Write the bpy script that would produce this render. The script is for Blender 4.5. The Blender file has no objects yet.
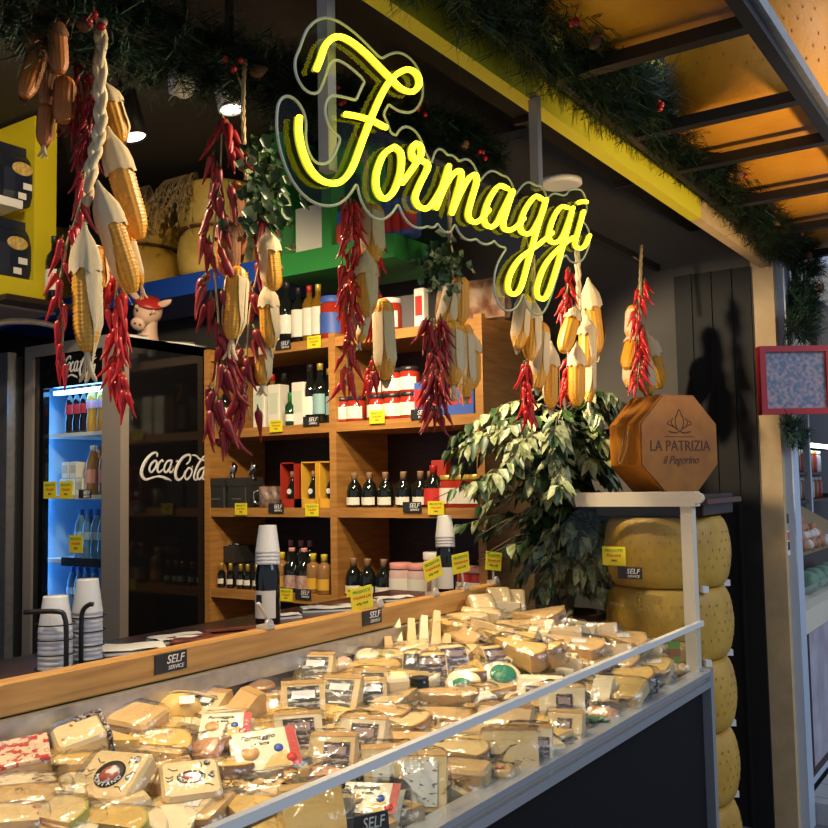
import bpy, bmesh, math, random
from mathutils import Vector, Matrix
R = math.radians
PI = math.pi
random.seed(7)
SC = bpy.context.scene
COL = SC.collection
# ---------------------------------------------------------------- camera solve (vanishing points of the counter line and of the shelf line)
F = 946.0; CX = CY = 414.0; EYE = 1.5
def _pv(p): return Vector(((p[0]-CX)/F, -(p[1]-CY)/F, -1.0)).normalized()
U = _pv((1060.0, 470.0)); W = _pv((-980.0, 508.0))
W = (W - U*U.dot(W)).normalized(); ZA = U.cross(W)
CAMR = Matrix((U, W, ZA))
def ray(px, py): return CAMR @ Vector(((px-CX)/F, -(py-CY)/F, -1.0))
EYEV = Vector((0, 0, EYE))
def at(px, py, X=None, Y=None, Z=None):
    d = ray(px, py)
    if X is not None: t = X/d.x
    elif Y is not None: t = Y/d.y
    else: t = (Z-EYE)/d.z
    return EYEV + d*t
cam = bpy.data.cameras.new('camera'); co = bpy.data.objects.new('camera', cam); COL.objects.link(co)
cam.sensor_width = 36; cam.lens = F/828*36; cam.clip_start = .02
co.matrix_world = Matrix.Translation(EYEV) @ CAMR.to_4x4()
SC.camera = co
vs = SC.view_settings; vs.view_transform = 'Standard'; vs.look = 'None'; vs.gamma = 1; vs.use_curve_mapping = False
vs.exposure = 0.0
# ---------------------------------------------------------------- materials
MATS = {}
def mat(name, col, rough=.6, metal=0, col2=None, scale=8, detail=4, bump=0, bscale=None, spec=.5, stretch=None, emit=None, estr=0, coat=0, trans=0, contrast=(.35,.65)):
    if name in MATS: return MATS[name]
    m = bpy.data.materials.new(name); m.use_nodes = True; nt = m.node_tree; b = nt.nodes['Principled BSDF']
    b.inputs['Base Color'].default_value = (*col, 1); b.inputs['Roughness'].default_value = rough; b.inputs['Metallic'].default_value = metal
    b.inputs['Specular IOR Level'].default_value = spec; b.inputs['Coat Weight'].default_value = coat
    if trans: b.inputs['Transmission Weight'].default_value = trans
    if emit: b.inputs['Emission Color'].default_value = (*emit, 1); b.inputs['Emission Strength'].default_value = estr
    if col2 or bump:
        tc = nt.nodes.new('ShaderNodeTexCoord'); mp = nt.nodes.new('ShaderNodeMapping'); nt.links.new(tc.outputs['Object'], mp.inputs[0])
        if stretch: mp.inputs['Scale'].default_value = stretch
        n = nt.nodes.new('ShaderNodeTexNoise'); n.inputs['Scale'].default_value = scale; n.inputs['Detail'].default_value = detail
        nt.links.new(mp.outputs[0], n.inputs['Vector'])
        if col2:
            r = nt.nodes.new('ShaderNodeValToRGB'); r.color_ramp.elements[0].color = (*col, 1); r.color_ramp.elements[1].color = (*col2, 1)
            r.color_ramp.elements[0].position = contrast[0]; r.color_ramp.elements[1].position = contrast[1]
            nt.links.new(n.outputs['Fac'], r.inputs[0]); nt.links.new(r.outputs[0], b.inputs['Base Color'])
        if bump:
            n2 = n
            if bscale:
                n2 = nt.nodes.new('ShaderNodeTexNoise'); n2.inputs['Scale'].default_value = bscale; nt.links.new(mp.outputs[0], n2.inputs['Vector'])
            bp = nt.nodes.new('ShaderNodeBump'); bp.inputs['Strength'].default_value = bump; bp.inputs['Distance'].default_value = .01
            nt.links.new(n2.outputs['Fac'], bp.inputs['Height']); nt.links.new(bp.outputs[0], b.inputs['Normal'])
    MATS[name] = m; return m
def film(name, tint=(1,1,1), gl=.12, rough=.08, bump=.6, bscale=40, ior=1.45, fac=1.0):
    m = bpy.data.materials.new(name); m.use_nodes = True; nt = m.node_tree; nt.nodes.clear()
    out = nt.nodes.new('ShaderNodeOutputMaterial'); mx = nt.nodes.new('ShaderNodeMixShader')
    tr = nt.nodes.new('ShaderNodeBsdfTransparent'); tr.inputs[0].default_value = (*tint, 1)
    g = nt.nodes.new('ShaderNodeBsdfGlossy'); g.inputs['Roughness'].default_value = rough
    lw = nt.nodes.new('ShaderNodeFresnel'); lw.inputs['IOR'].default_value = ior
    ad = nt.nodes.new('ShaderNodeMath'); ad.operation = 'ADD'; ad.inputs[1].default_value = gl; ad.use_clamp = True
    mf = nt.nodes.new('ShaderNodeMath'); mf.operation = 'MULTIPLY'; mf.inputs[1].default_value = fac; nt.links.new(ad.outputs[0], mf.inputs[0])
    nt.links.new(lw.outputs[0], ad.inputs[0]); 
    ge = nt.nodes.new('ShaderNodeNewGeometry'); iv = nt.nodes.new('ShaderNodeMath'); iv.operation = 'SUBTRACT'; iv.inputs[0].default_value = 1
    mu = nt.nodes.new('ShaderNodeMath'); mu.operation = 'MULTIPLY'
    nt.links.new(ge.outputs['Backfacing'], iv.inputs[1]); nt.links.new(iv.outputs[0], mu.inputs[0]); nt.links.new(mf.outputs[0], mu.inputs[1]); nt.links.new(mu.outputs[0], mx.inputs[0])
    nt.links.new(tr.outputs[0], mx.inputs[1]); nt.links.new(g.outputs[0], mx.inputs[2]); nt.links.new(mx.outputs[0], out.inputs[0])
    if bump:
        tc = nt.nodes.new('ShaderNodeTexCoord'); n = nt.nodes.new('ShaderNodeTexNoise'); n.inputs['Scale'].default_value = bscale; n.inputs['Detail'].default_value = 3
        nt.links.new(tc.outputs['Object'], n.inputs['Vector'])
        bp = nt.nodes.new('ShaderNodeBump'); bp.inputs['Strength'].default_value = bump; bp.inputs['Distance'].default_value = .02
        nt.links.new(n.outputs['Fac'], bp.inputs['Height'])
        nt.links.new(bp.outputs[0], g.inputs['Normal']); nt.links.new(bp.outputs[0], lw.inputs['Normal'])
    MATS[name] = m; return m
def print_mat(name, base, ink, scale=120, thr=.5, stretch=(1,1,1)):
    m = mat(name, base, .5, col2=ink, scale=scale, detail=1, contrast=(thr, thr+.03), stretch=stretch); return m
M = dict(
 wood=mat('honey_wood', (.50,.24,.06), .45, col2=(.36,.155,.035), scale=6, stretch=(1,1,9), bump=.05),
 woodx=mat('honey_wood_board', (.62,.33,.09), .4, col2=(.47,.22,.055), scale=5, stretch=(1,12,12), bump=.04),
 woody=mat('honey_wood_shelf', (.50,.235,.055), .45, col2=(.36,.155,.035), scale=5, stretch=(12,1,12), bump=.04),
 dwood=mat('dark_brown_wood', (.035,.016,.009), .5, col2=(.02,.009,.005), scale=8, stretch=(1,1,8)),
 black=mat('black_paint', (.012,.012,.013), .45), blackg=mat('black_gloss', (.006,.006,.007), .08),
 panel=mat('black_laminate', (.006,.006,.007), .7, spec=.2), grey=mat('grey_wall_paint', (.13,.115,.10), .85, col2=(.10,.09,.078), scale=3),
 dkwall=mat('dark_panel', (.006,.005,.004), .7, col2=(.004,.0035,.003), scale=4),
 ceil=mat('dark_ceiling', (.022,.017,.013), .8), alu=mat('brushed_aluminium', (.62,.63,.65), .34, .75), alu2=mat('satin_steel', (.55,.54,.52), .35, .85, col2=(.45,.44,.42), scale=30),
 taupe=mat('taupe_metal', (.36,.31,.265), .4, .3), white=mat('white_plastic', (.8,.79,.76), .4), cream=mat('cream_paint', (.75,.66,.5), .5),
 tan=mat('tan_painted_wood', (.62,.44,.23), .6, col2=(.54,.37,.18), scale=14), beamy=mat('yellow_beam', (.66,.58,.03), .5), pale=mat('pale_blue_paint', (.50,.57,.68), .45),
 yel=mat('yellow_lacquer', (.62,.50,.015), .4), blue=mat('blue_lacquer', (.012,.06,.36), .4), green=mat('green_lacquer', (.03,.24,.05), .4),
 tag=mat('yellow_tag_card', (.85,.70,.02), .5), ink=mat('dark_ink', (.015,.013,.012), .6), redink=mat('red_ink', (.6,.03,.02), .5), greenink=mat('green_ink', (.02,.25,.04), .5),
 slate=mat('slate_card', (.02,.02,.022), .5), chalk=mat('white_lettering', (.82,.8,.76), .5), paper=mat('white_paper', (.82,.78,.7), .6),
 kernel=mat('yellow_kernels', (.78,.38,.03), .38, col2=(.64,.26,.015), scale=30), kernelo=mat('orange_kernels', (.50,.16,.02), .42, col2=(.36,.09,.012), scale=30),
 husk=mat('dry_husk', (.82,.66,.42), .75, col2=(.66,.48,.25), scale=6, stretch=(14,14,1.2), bump=.4), huskd=mat('brown_husk', (.30,.12,.035), .75, col2=(.2,.07,.02), scale=6, stretch=(14,14,1.2), bump=.4),
 rope=mat('straw_rope', (.62,.46,.24), .85, col2=(.46,.31,.14), scale=60, bump=.3),
 chili=mat('red_chili', (.54,.010,.008), .33, col2=(.45,.008,.006), scale=12), chilid=mat('dark_red_chili', (.27,.007,.010), .45, col2=(.22,.005,.007), scale=12), stem=mat('chili_stem', (.13,.14,.04), .6),
 needle=mat('fir_needles', (.014,.040,.020), .55), needle2=mat('fir_needles_light', (.035,.085,.045), .55), needle3=mat('fir_needles_dull', (.05,.06,.035), .6), berry=mat('red_berry', (.35,.01,.01), .25), cone=mat('pine_cone', (.14,.06,.025), .8),
 leaf=mat('green_leaf', (.035,.085,.02), .42, col2=(.02,.05,.012), scale=20), leafl=mat('pale_variegated_leaf', (.42,.43,.24), .42, col2=(.16,.22,.07), scale=45), bark=mat('plant_bark', (.12,.08,.05), .8),
 rind=mat('aged_rind', (.64,.375,.055), .5, col2=(.48,.25,.028), scale=7, stretch=(1,1,.6), bump=.25, bscale=60), rindo=mat('orange_rind', (.68,.30,.022), .5, col2=(.58,.235,.014), scale=5, bump=.15, bscale=60), rindl=mat('pale_yellow_rind', (.60,.42,.10), .5, col2=(.44,.28,.05), scale=7, bump=.2, bscale=60),
 rindmark=mat('rind_imprint', (.42,.235,.04), .6), strap=mat('brown_strap', (.12,.045,.018), .6),
 box=mat('orange_wood_case', (.42,.15,.006), .5, col2=(.33,.105,.004), scale=4, stretch=(3,3,14), bump=.03), burn=mat('burnt_engraving', (.09,.025,.006), .6),
 glassb=mat('dark_bottle_glass', (.008,.010,.008), .06, coat=.3), oil=mat('amber_oil_bottle', (.20,.10,.01), .08), foil=mat('dark_foil', (.02,.018,.018), .35), gold=mat('gold_foil', (.65,.45,.08), .35, .5), redcap=mat('red_foil', (.4,.02,.02), .35), greencap=mat('green_foil', (.02,.18,.04), .35),
 lab=mat('cream_label', (.80,.74,.62), .6), jam=mat('red_preserve', (.38,.03,.015), .12), lid=mat('white_tin_lid', (.75,.7,.66), .35), pink=mat('pink_paper', (.70,.30,.26), .6), bluep=mat('blue_print', (.05,.11,.42), .5), navy=mat('navy_bag', (.012,.016,.035), .4),
 carton=mat('black_carton', (.03,.028,.026), .5), redbox=mat('red_card', (.40,.03,.015), .5), ybox=mat('yellow_card', (.72,.40,.04), .5), brownb=mat('brown_drink', (.30,.15,.05), .15),
 cup=mat('white_cup_plastic', (.80,.78,.74), .35), wire=mat('black_wire', (.01,.01,.011), .4), chrome=mat('chrome', (.7,.7,.7), .12, 1),
 granite=mat('dark_counter_top', (.05,.03,.025), .25, col2=(.09,.03,.03), scale=20),
 pigskin=mat('painted_clay_pig', (.62,.40,.28), .5), water=mat('blue_water_bottle', (.10,.22,.40), .1), coke=mat('cola', (.015,.006,.004), .08), cokelab=mat('red_drink_label', (.5,.02,.02), .4), orange=mat('orange_drink', (.62,.30,.03), .15), bluecap=mat('blue_cap', (.02,.10,.5), .4),
 frred=mat('red_frame', (.50,.02,.025), .4), tile=mat('grey_tile', (.42,.42,.42), .4), floor=mat('grey_floor', (.17,.16,.17), .55, col2=(.12,.115,.12), scale=6), marble=mat('pale_marbled_panel', (.55,.53,.60), .4, col2=(.36,.30,.36), scale=5, detail=5),
 egg=mat('brown_egg', (.48,.21,.11), .5), eggw=mat('pale_egg', (.72,.62,.54), .5), veg=mat('green_cabbage', (.16,.28,.18), .55, col2=(.07,.14,.09), scale=14),
 sausage=mat('cured_sausage', (.40,.08,.07), .5, col2=(.25,.04,.04), scale=30),
 straw=mat('dried_flowers', (.30,.20,.09), .8), fridgein=mat('fridge_liner', (.30,.56,.88), .4),
)
CH = dict(
 cream=mat('cream_cheese_paste', (.76,.56,.27), .5, col2=(.68,.47,.20), scale=14, bump=.12, bscale=60), tan=mat('tan_cheese_paste', (.66,.43,.18), .5, col2=(.55,.33,.12), scale=14, bump=.12, bscale=50),
 pale=mat('pale_white_cheese', (.82,.69,.44), .5, col2=(.76,.60,.35), scale=10, bump=.15, bscale=40), yellow=mat('golden_cheese_paste', (.76,.50,.15), .45, col2=(.66,.40,.10), scale=10, bump=.1),
 rindb=mat('brown_rind', (.34,.18,.07), .65, col2=(.24,.11,.04), scale=18, bump=.2), rindt=mat('ochre_rind', (.56,.33,.11), .6, col2=(.44,.23,.07), scale=12, bump=.15), green=mat('yellow_green_rind', (.50,.45,.10), .45, col2=(.36,.34,.06), scale=12),
 pepper=mat('peppercorn_crust', (.50,.44,.38), .7, col2=(.025,.022,.03), scale=140, detail=1, contrast=(.46,.52), bump=.6), chilibits=mat('chilli_flake_crust', (.68,.50,.32), .6, col2=(.45,.03,.02), scale=70, detail=2, contrast=(.48,.56), bump=.3),
 ham=mat('pink_cured_slices', (.66,.36,.24), .5, col2=(.72,.52,.34), scale=16, stretch=(5,1,1)), ricotta=mat('crumbly_white_curd', (.85,.78,.62), .65, col2=(.76,.64,.42), scale=40, bump=.9, bscale=45),
 speck=mat('speckled_cheese_paste', (.74,.56,.28), .5, col2=(.20,.09,.05), scale=45, detail=2, contrast=(.66,.72)), slice=mat('red_brown_slices', (.42,.17,.08), .5, col2=(.60,.32,.16), scale=16, stretch=(6,1,1)),
)
LB = dict(
 dark=mat('dark_picture_label', (.05,.045,.035), .45, col2=(.50,.46,.36), scale=60, detail=3, contrast=(.50,.60), stretch=(.5,1.6,1)), brown=mat('brown_black_label', (.05,.03,.025), .45, col2=(.42,.32,.28), scale=70, detail=2, contrast=(.52,.60), stretch=(.5,2,1)),
 white=mat('white_printed_label', (.78,.75,.68), .5), script=mat('white_handwritten_label', (.78,.75,.66), .5, col2=(.16,.13,.12), scale=80, detail=2, contrast=(.60,.66), stretch=(.6,1.6,1)), green=mat('green_round_label', (.02,.22,.12), .4), black=mat('black_sleeve', (.02,.018,.016), .4), red=mat('red_stripe', (.50,.03,.03), .45),
 pic=mat('orange_food_print', (.60,.22,.05), .5, col2=(.80,.60,.25), scale=25, detail=2), plain=mat('cream_pack_print', (.82,.70,.46), .4), grey=mat('grey_label', (.25,.25,.26), .5), cowb=mat('black_cow_patch', (.02,.018,.018), .45), goldl=mat('green_gold_lid', (.40,.38,.08), .4, col2=(.60,.48,.25), scale=30),
)
WRAP = film('clear_wrap', gl=.05, rough=.14, bump=.55, bscale=18)
WRAP2 = film('crinkled_bag_film', gl=.09, rough=.18, bump=.7, bscale=20)
GLASS = film('clear_glass', tint=(.96,.98,.97), gl=.0, rough=.0, bump=0, ior=1.45)
ACRYL = film('clear_acrylic', tint=(.86,.90,.84), gl=.0, rough=.02, bump=0, ior=1.45, fac=.45)
CUPF = mat('translucent_cup', (.78,.77,.75), .3)
NEON = mat('neon_tube', (.9,.9,.1), .4, emit=(1.0,.90,.012), estr=4.2)
NEONCH = mat('neon_silicone_channel', (.55,.55,.05), .4, emit=(.55,.50,.01), estr=.5)
LENS = mat('lamp_lens', (1,1,1), .4, emit=(1,.93,.80), estr=6)
# ---------------------------------------------------------------- geometry helpers
class B:
    """collects shapes with material slots into one mesh"""
    def __init__(s): s.bm = bmesh.new(); s.m = []; s.smooth = []
    def mi(s, m):
        if m not in s.m: s.m.append(m)
        return s.m.index(m)
    def faces(s, vs, fs, m, smooth=False, mx=None):
        i = s.mi(m); v = [s.bm.verts.new(mx @ Vector(p) if mx else Vector(p)) for p in vs]
        for f in fs:
            try:
                q = s.bm.faces.new([v[k] for k in f]); q.material_index = i; q.smooth = smooth
            except ValueError: pass
        return v
    def box(s, a, b, m, mx=None, taper=0):
        (x0,y0,z0),(x1,y1,z1) = a, b; t = taper
        vs = [(x0,y0,z0),(x1,y0,z0),(x1,y1,z0),(x0,y1,z0),(x0+t,y0+t,z1),(x1-t,y0+t,z1),(x1-t,y1-t,z1),(x0+t,y1-t,z1)]
        s.faces(vs, [(3,2,1,0),(4,5,6,7),(0,1,5,4),(1,2,6,5),(2,3,7,6),(3,0,4,7)], m, mx=mx); return s
    def rbox(s, a, b, m, r=.006, mx=None, smooth=False):
        """box with chamfered vertical and horizontal edges"""
        (x0,y0,z0),(x1,y1,z1) = a, b
        out = [(x0+r,y0),(x1-r,y0),(x1,y0+r),(x1,y1-r),(x1-r,y1),(x0+r,y1),(x0,y1-r),(x0,y0+r)]
        cx_, cy_ = (x0+x1)/2, (y0+y1)/2
        def inset(p): return (p[0]+(r*.7 if p[0]<cx_ else -r*.7), p[1]+(r*.7 if p[1]<cy_ else -r*.7))
        rings = [[(*inset(p), z0) for p in out], [(*p, z0+r) for p in out], [(*p, z1-r) for p in out], [(*inset(p), z1) for p in out]]
        s.rings(rings, m, smooth, mx); return s
    def rings(s, rings, m, smooth=True, mx=None, closed=True, cap=True):
        i = s.mi(m); n = len(rings[0]); V = [[s.bm.verts.new(mx @ Vector(p) if mx else Vector(p)) for p in r] for r in rings]
        for a, b in zip(V, V[1:]):
            for k in range(n if closed else n-1):
                q = s.bm.faces.new((a[k], a[(k+1)%n], b[(k+1)%n], b[k])); q.material_index = i; q.smooth = smooth
        if cap and closed:
            for r in (V[0][::-1], V[-1]):
                q = s.bm.faces.new(r); q.material_index = i
        return s
    def lathe(s, prof, m, seg=20, mx=None, smooth=True, cap=True):
        s.rings([[(r*math.cos(2*PI*k/seg), r*math.sin(2*PI*k/seg), z) for k in range(seg)] for r, z in [(max(r,1e-4), z) for r, z in prof]], m, smooth, mx, cap=cap); return s
    def tube(s, pts, r, m, seg=8, smooth=True, mx=None, flat=1.0):
        pts = [Vector(p) for p in pts]; n = len(pts); rr = r if callable(r) else (lambda t: r)
        rings = []; up = None
        for i, p in enumerate(pts):
            t = (pts[min(i+1,n-1)]-pts[max(i-1,0)])
            if t.length < 1e-9: t = Vector((0,0,1))
            t.normalize()
            if up is None:
                up = Vector((0,0,1)) if abs(t.z) < .9 else Vector((1,0,0))
            up = (up - t*up.dot(t))
            if up.length < 1e-6: up = t.orthogonal()
            up.normalize(); sd = t.cross(up); q = rr(i/(n-1))
            rings.append([p + (up*math.cos(2*PI*k/seg)*flat + sd*math.sin(2*PI*k/seg))*q for k in range(seg)])
        s.rings(rings, m, smooth, mx); return s
    def prism(s, poly, z0, z1, m, mx=None, top=None):
        n = len(poly); vs = [(x,y,z0) for x,y in poly]+[(x,y,z1) for x,y in (top or poly)]
        s.faces(vs, [tuple(range(n))[::-1], tuple(range(n,2*n))]+[(k,(k+1)%n,n+(k+1)%n,n+k) for k in range(n)], m, mx=mx); return s
    def sphere(s, c, r, m, u=12, v=8, sc=(1,1,1), mx=None):
        c = Vector(c); s.rings([[(c.x+r*sc[0]*math.sin(PI*j/v)*math.cos(2*PI*k/u), c.y+r*sc[1]*math.sin(PI*j/v)*math.sin(2*PI*k/u), c.z-r*sc[2]*math.cos(PI*j/v)) for k in range(u)] for j in [.03]+list(range(1,v))+[v-.03]], m, True, mx); return s
    def quad(s, pts, m, mx=None): s.faces(pts, [(0,1,2,3)], m, mx=mx); return s
    def mesh(s, name):
        me = bpy.data.meshes.new(name); s.bm.normal_update(); s.bm.to_mesh(me); s.bm.free()
        for m in s.m: me.materials.append(m)
        return me
    def build(s, name, parent=None, mx=None): return link(name, s.mesh(name), parent, mx)
def link(name, me, parent=None, mx=None):
    o = bpy.data.objects.new(name, me); COL.objects.link(o)
    if parent: o.parent = parent
    if mx is not None: o.matrix_local = mx
    return o
def tag(o, label, cat, group=None):
    o['label'] = label; o['category'] = cat
    if group: o['group'] = group
    return o
def thing(name, label, cat, mx=None, group=None):
    o = bpy.data.objects.new(name, None); COL.objects.link(o); o.empty_display_size = .05
    if mx is not None: o.matrix_world = mx if isinstance(mx, Matrix) else Matrix.Translation(Vector(mx))
    return tag(o, label, cat, group)
def struct(b, name, parent=None):
    o = b.build(name, parent); o['kind'] = 'structure'; return o
def dup(root, mx, label, group=None):
    r = root.copy(); COL.objects.link(r); r.matrix_world = mx if isinstance(mx, Matrix) else Matrix.Translation(Vector(mx)); r['label'] = label
    if group: r['group'] = group
    for ch in list(root.children):
        c = ch.copy(); COL.objects.link(c); c.parent = r
        for g in list(ch.children):
            d = g.copy(); COL.objects.link(d); d.parent = c
    return r
def T(x, y=None, z=None, rz=0, rx=0, ry=0, s=1):
    if y is None: x, y, z = x
    return Matrix.Translation((x,y,z)) @ Matrix.Rotation(rz,4,'Z') @ Matrix.Rotation(rx,4,'X') @ Matrix.Rotation(ry,4,'Y') @ Matrix.Scale(s,4)
def basis(o, x, y):
    x = Vector(x).normalized(); y = Vector(y); y = (y-x*x.dot(y)).normalized(); z = x.cross(y)
    m = Matrix((x,y,z)).transposed().to_4x4(); m.translation = Vector(o); return m
def spline(pts, n=6, closed=False):
    P = [Vector(p) for p in pts]; out = []; L = len(P)
    for i in range(L if closed else L-1):
        p0 = P[(i-1)%L] if closed else P[max(i-1,0)]; p1 = P[i]; p2 = P[(i+1)%L]; p3 = P[(i+2)%L] if closed else P[min(i+2,L-1)]
        for k in range(n):
            t = k/n; out.append(.5*((2*p1)+(p2-p0)*t+(2*p0-5*p1+4*p2-p3)*t*t+(3*p1-p0-3*p2+p3)*t**3))
    if not closed: out.append(P[-1])
    return out
def text(s, size, m, parent, mx, name='lettering', extrude=.0006, shear=0, align='CENTER', spacing=1, sx=1):
    c = bpy.data.curves.new('txt', 'FONT'); c.body = s; c.size = size; c.extrude = extrude; c.align_x = align; c.align_y = 'CENTER'; c.shear = shear; c.space_character = spacing; c.resolution_u = 3
    o = bpy.data.objects.new('txt', c); COL.objects.link(o); dg = bpy.context.evaluated_depsgraph_get(); dg.update()
    me = bpy.data.meshes.new_from_object(o.evaluated_get(dg)); bpy.data.objects.remove(o); bpy.data.curves.remove(c)
    me.materials.clear(); me.materials.append(m)
    return link(name, me, parent, mx @ Matrix.Diagonal((sx,1,1,1)))
ORD = ['first','second','third','fourth','fifth','sixth','seventh','eighth','ninth','tenth','eleventh','twelfth']
FACEX = lambda o: basis(o, (0,-1,0), (0,0,1))     # text plane that faces -X (towards the viewer from the back wall)
FACEY = lambda o: basis(o, (1,0,0), (0,0,1))      # text plane that faces -Y (towards the aisle)
# ================================================================ THE SHELL
b = B(); b.box((-2,-4,-.1),(12,7,0), M['floor']); struct(b, 'floor')
b = B(); b.box((-1.2,1.04,3.3),(4.3,6.0,3.4), M['ceil']); struct(b, 'ceiling')
b = B(); b.box((4.25,1.08,0),(4.33,6.0,3.3), M['grey']); struct(b, 'wall_right')
b = B(); b.box((-1.2,5.8,0),(4.25,5.9,3.3), M['dkwall']); struct(b, 'wall_back')
b = B(); b.box((4.235,1.08,0),(4.25,1.42,2.42), M['dkwall'])
for y in (1.16,1.25,1.34): b.box((4.228,y,0),(4.235,y+.012,2.42), M['dkwall'])
struct(b, 'trim_wall')
# front beam (yellow, tan towards its far end), dark soffit behind it, tan post, pale post
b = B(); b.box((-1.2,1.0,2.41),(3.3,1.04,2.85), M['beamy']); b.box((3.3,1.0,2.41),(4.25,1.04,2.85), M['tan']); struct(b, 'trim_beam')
b = B(); b.box((-1.2,1.0,2.85),(4.33,1.3,3.3), M['ceil']); struct(b, 'trim_header')
b = B()
b.box((1.2,1.06,2.62),(4.24,1.34,2.645), M['dkwall'])
for x in (2.55,3.35): b.box((x,1.05,2.60),(x+.02,1.34,2.62), M['dwood'])
struct(b, 'trim_soffit')
b = B(); b.box((4.25,.985,0),(4.30,1.08,2.85), M['tan']); struct(b, 'trim_post')
b = B(); b.box((4.30,.95,0),(4.405,1.08,2.85), M['pale']); struct(b, 'trim_column')
# stickers on the pale column
o = thing('safety_sticker', 'small strip of warning stickers on the pale blue column', 'sticker', at(789,555,Y=.948))
b = B(); b.box((-.02,-.001,-.0),(.02,0,.10), M['paper']); b.build('card', o)
b = B(); b.box((-.016,-.002,.06),(.016,-.001,.095), M['redink']); b.box((-.016,-.002,.02),(.016,-.001,.055), M['ink']); b.box((-.016,-.002,.13),(.016,-.001,.17), M['ink']); b.build('print', o)
# ================================================================ DISPLAY CASE
dc = thing('display_case', 'long refrigerated cheese display case with black front and low glass', 'display case', (1.6,1.4,0))
L = Matrix.Translation((-1.6,-1.4,0)); X0, X1 = .1, 3.2
b = B(); b.box((X0,1.03,.12),(X1,1.06,.805), M['panel'], L); b.build('front_panel', dc)
b = B(); b.box((X0,1.06,0),(X1,1.75,.12), M['black'], L); b.build('plinth', dc)
b = B(); b.box((X0,1.005,.835),(X1,1.06,.85), M['alu'], L); b.box((X0,1.0,.80),(X1,1.03,.822), M['alu'], L); b.box((X0,1.015,.822),(X1,1.05,.835), M['taupe'], L); b.build('front_rail', dc)
b = B(); b.box((X0,1.024,.85),(X1-.01,1.031,1.0), GLASS, L); fg = b.build('front_glass', dc)
b = B(); b.box((X0,1.018,1.0),(X1+.01,1.034,1.017), mat('glass_cap', (.80,.78,.72), .3), L); b.build('glass_cap_strip', dc)
b = B(); b.box((X1-.002,1.0,0),(X1+.03,1.045,.86), M['alu'], L); b.box((X1-.002,1.045,0),(X1+.03,1.78,.80), M['black'], L); b.build('end_panel', dc)
# end frame: white post and top bar with a glass end wall
b = B(); b.box((X1-.02,1.035,.85),(X1+.02,1.075,1.40), M['cream'], L); b.box((X1-.026,1.02,1.40),(X1+.026,1.46,1.45), M['cream'], L); b.build('end_frame', dc)
b = B(); b.lathe([(.018,-.012),(.018,.012)], M['cream'], 14, L @ basis((X1-.015,1.012,1.428),(0,1,0),(0,0,1))); b.build('frame_knob', dc)
b = B(); pl = [(1.075,.86),(1.76,.86),(1.76,1.11),(1.62,1.25),(1.46,1.40),(1.075,1.40)]
b.faces([(X1+dx,y,z) for dx in (0,.008) for y,z in pl], [tuple(range(6)),tuple(range(11,5,-1))]+[(k,(k+1)%6,6+(k+1)%6,6+k) for k in range(6)], GLASS, mx=L); b.build('end_glass', dc)
def deck(X, Y):
    s = min(1,max(0,(Y-1.04)/.72)); e = min(1,max(0,(X-1.9)/1.2)); e = e*e*(3-2*e)
    return .824 + .129*s + .095*e*s - .012
b = B(); n, q = 40, 8
vsx = [(X0+(X1-.02-X0)*i/n, 1.04+.74*j/q) for i in range(n+1) for j in range(q+1)]
b.faces([(x,y,deck(x,y)) for x,y in vsx], [(i*(q+1)+j,(i+1)*(q+1)+j,(i+1)*(q+1)+j+1,i*(q+1)+j+1) for i in range(n) for j in range(q)], mat('steel_tray', (.30,.24,.17), .5, .2), mx=L); b.build('tray', dc)
b = B(); b.box((X0,1.772,.99),(X1,1.80,1.036), M['alu2'], L); b.build('back_rail', dc)
b = B(); b.box((X0,1.79,.80),(X1,1.80,.99), mat('dark_steel_back', (.16,.14,.12), .5, .3), L); b.build('back_wall', dc)
# wooden counter strip and worktop behind
wc = thing('wooden_counter', 'long honey wood counter ledge running behind the cheese case', 'counter', (1.6,1.95,0))
L2 = Matrix.Translation((-1.6,-1.95,0))
b = B(); b.rbox((X0,1.80,1.038),(3.22,1.84,1.108), M['woodx'], .004, L2); b.box((X0,1.797,1.058),(3.215,1.80,1.104), M['woodx'], L2); b.build('edge_board', wc)
b = B(); b.box((X0,1.84,1.03),(3.2,2.3,1.06), M['granite'], L2); b.build('worktop', wc)
b = B(); b.box((X0,1.82,0),(3.2,2.26,1.03), M['dwood'], L2); b.build('base', wc)
CT = 1.06
# ================================================================ BACK SHELF
XS = 3.5; YR, YM, YL = 2.04, 2.85, 3.70; SZ = [2.20,1.79,1.385,.97,.60]
sh = thing('wall_shelf', 'honey wood two-bay shelving unit against the back wall', 'shelf', (XS,2.87,0))
L3 = Matrix.Translation((-XS,-2.87,0)); TH = .045; DP = .43
for y in (YR,YM,YL): b = B(); b.box((XS,y-.02,0),(XS+DP,y+.02,2.22), M['wood'], L3); b.build('upright', sh)
for z in SZ:
    for a, c in ((YR+.02,YM-.02),(YM+.02,YL-.02)):
        b = B(); b.box((XS+.004,a,z-TH),(XS+DP,c,z), M['woody'], L3); b.build('shelf_board', sh)
b = B(); b.box((XS+DP-.012,YR,0),(XS+DP,YL,2.2), M['dwood'], L3); b.build('back_panel', sh)
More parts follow.
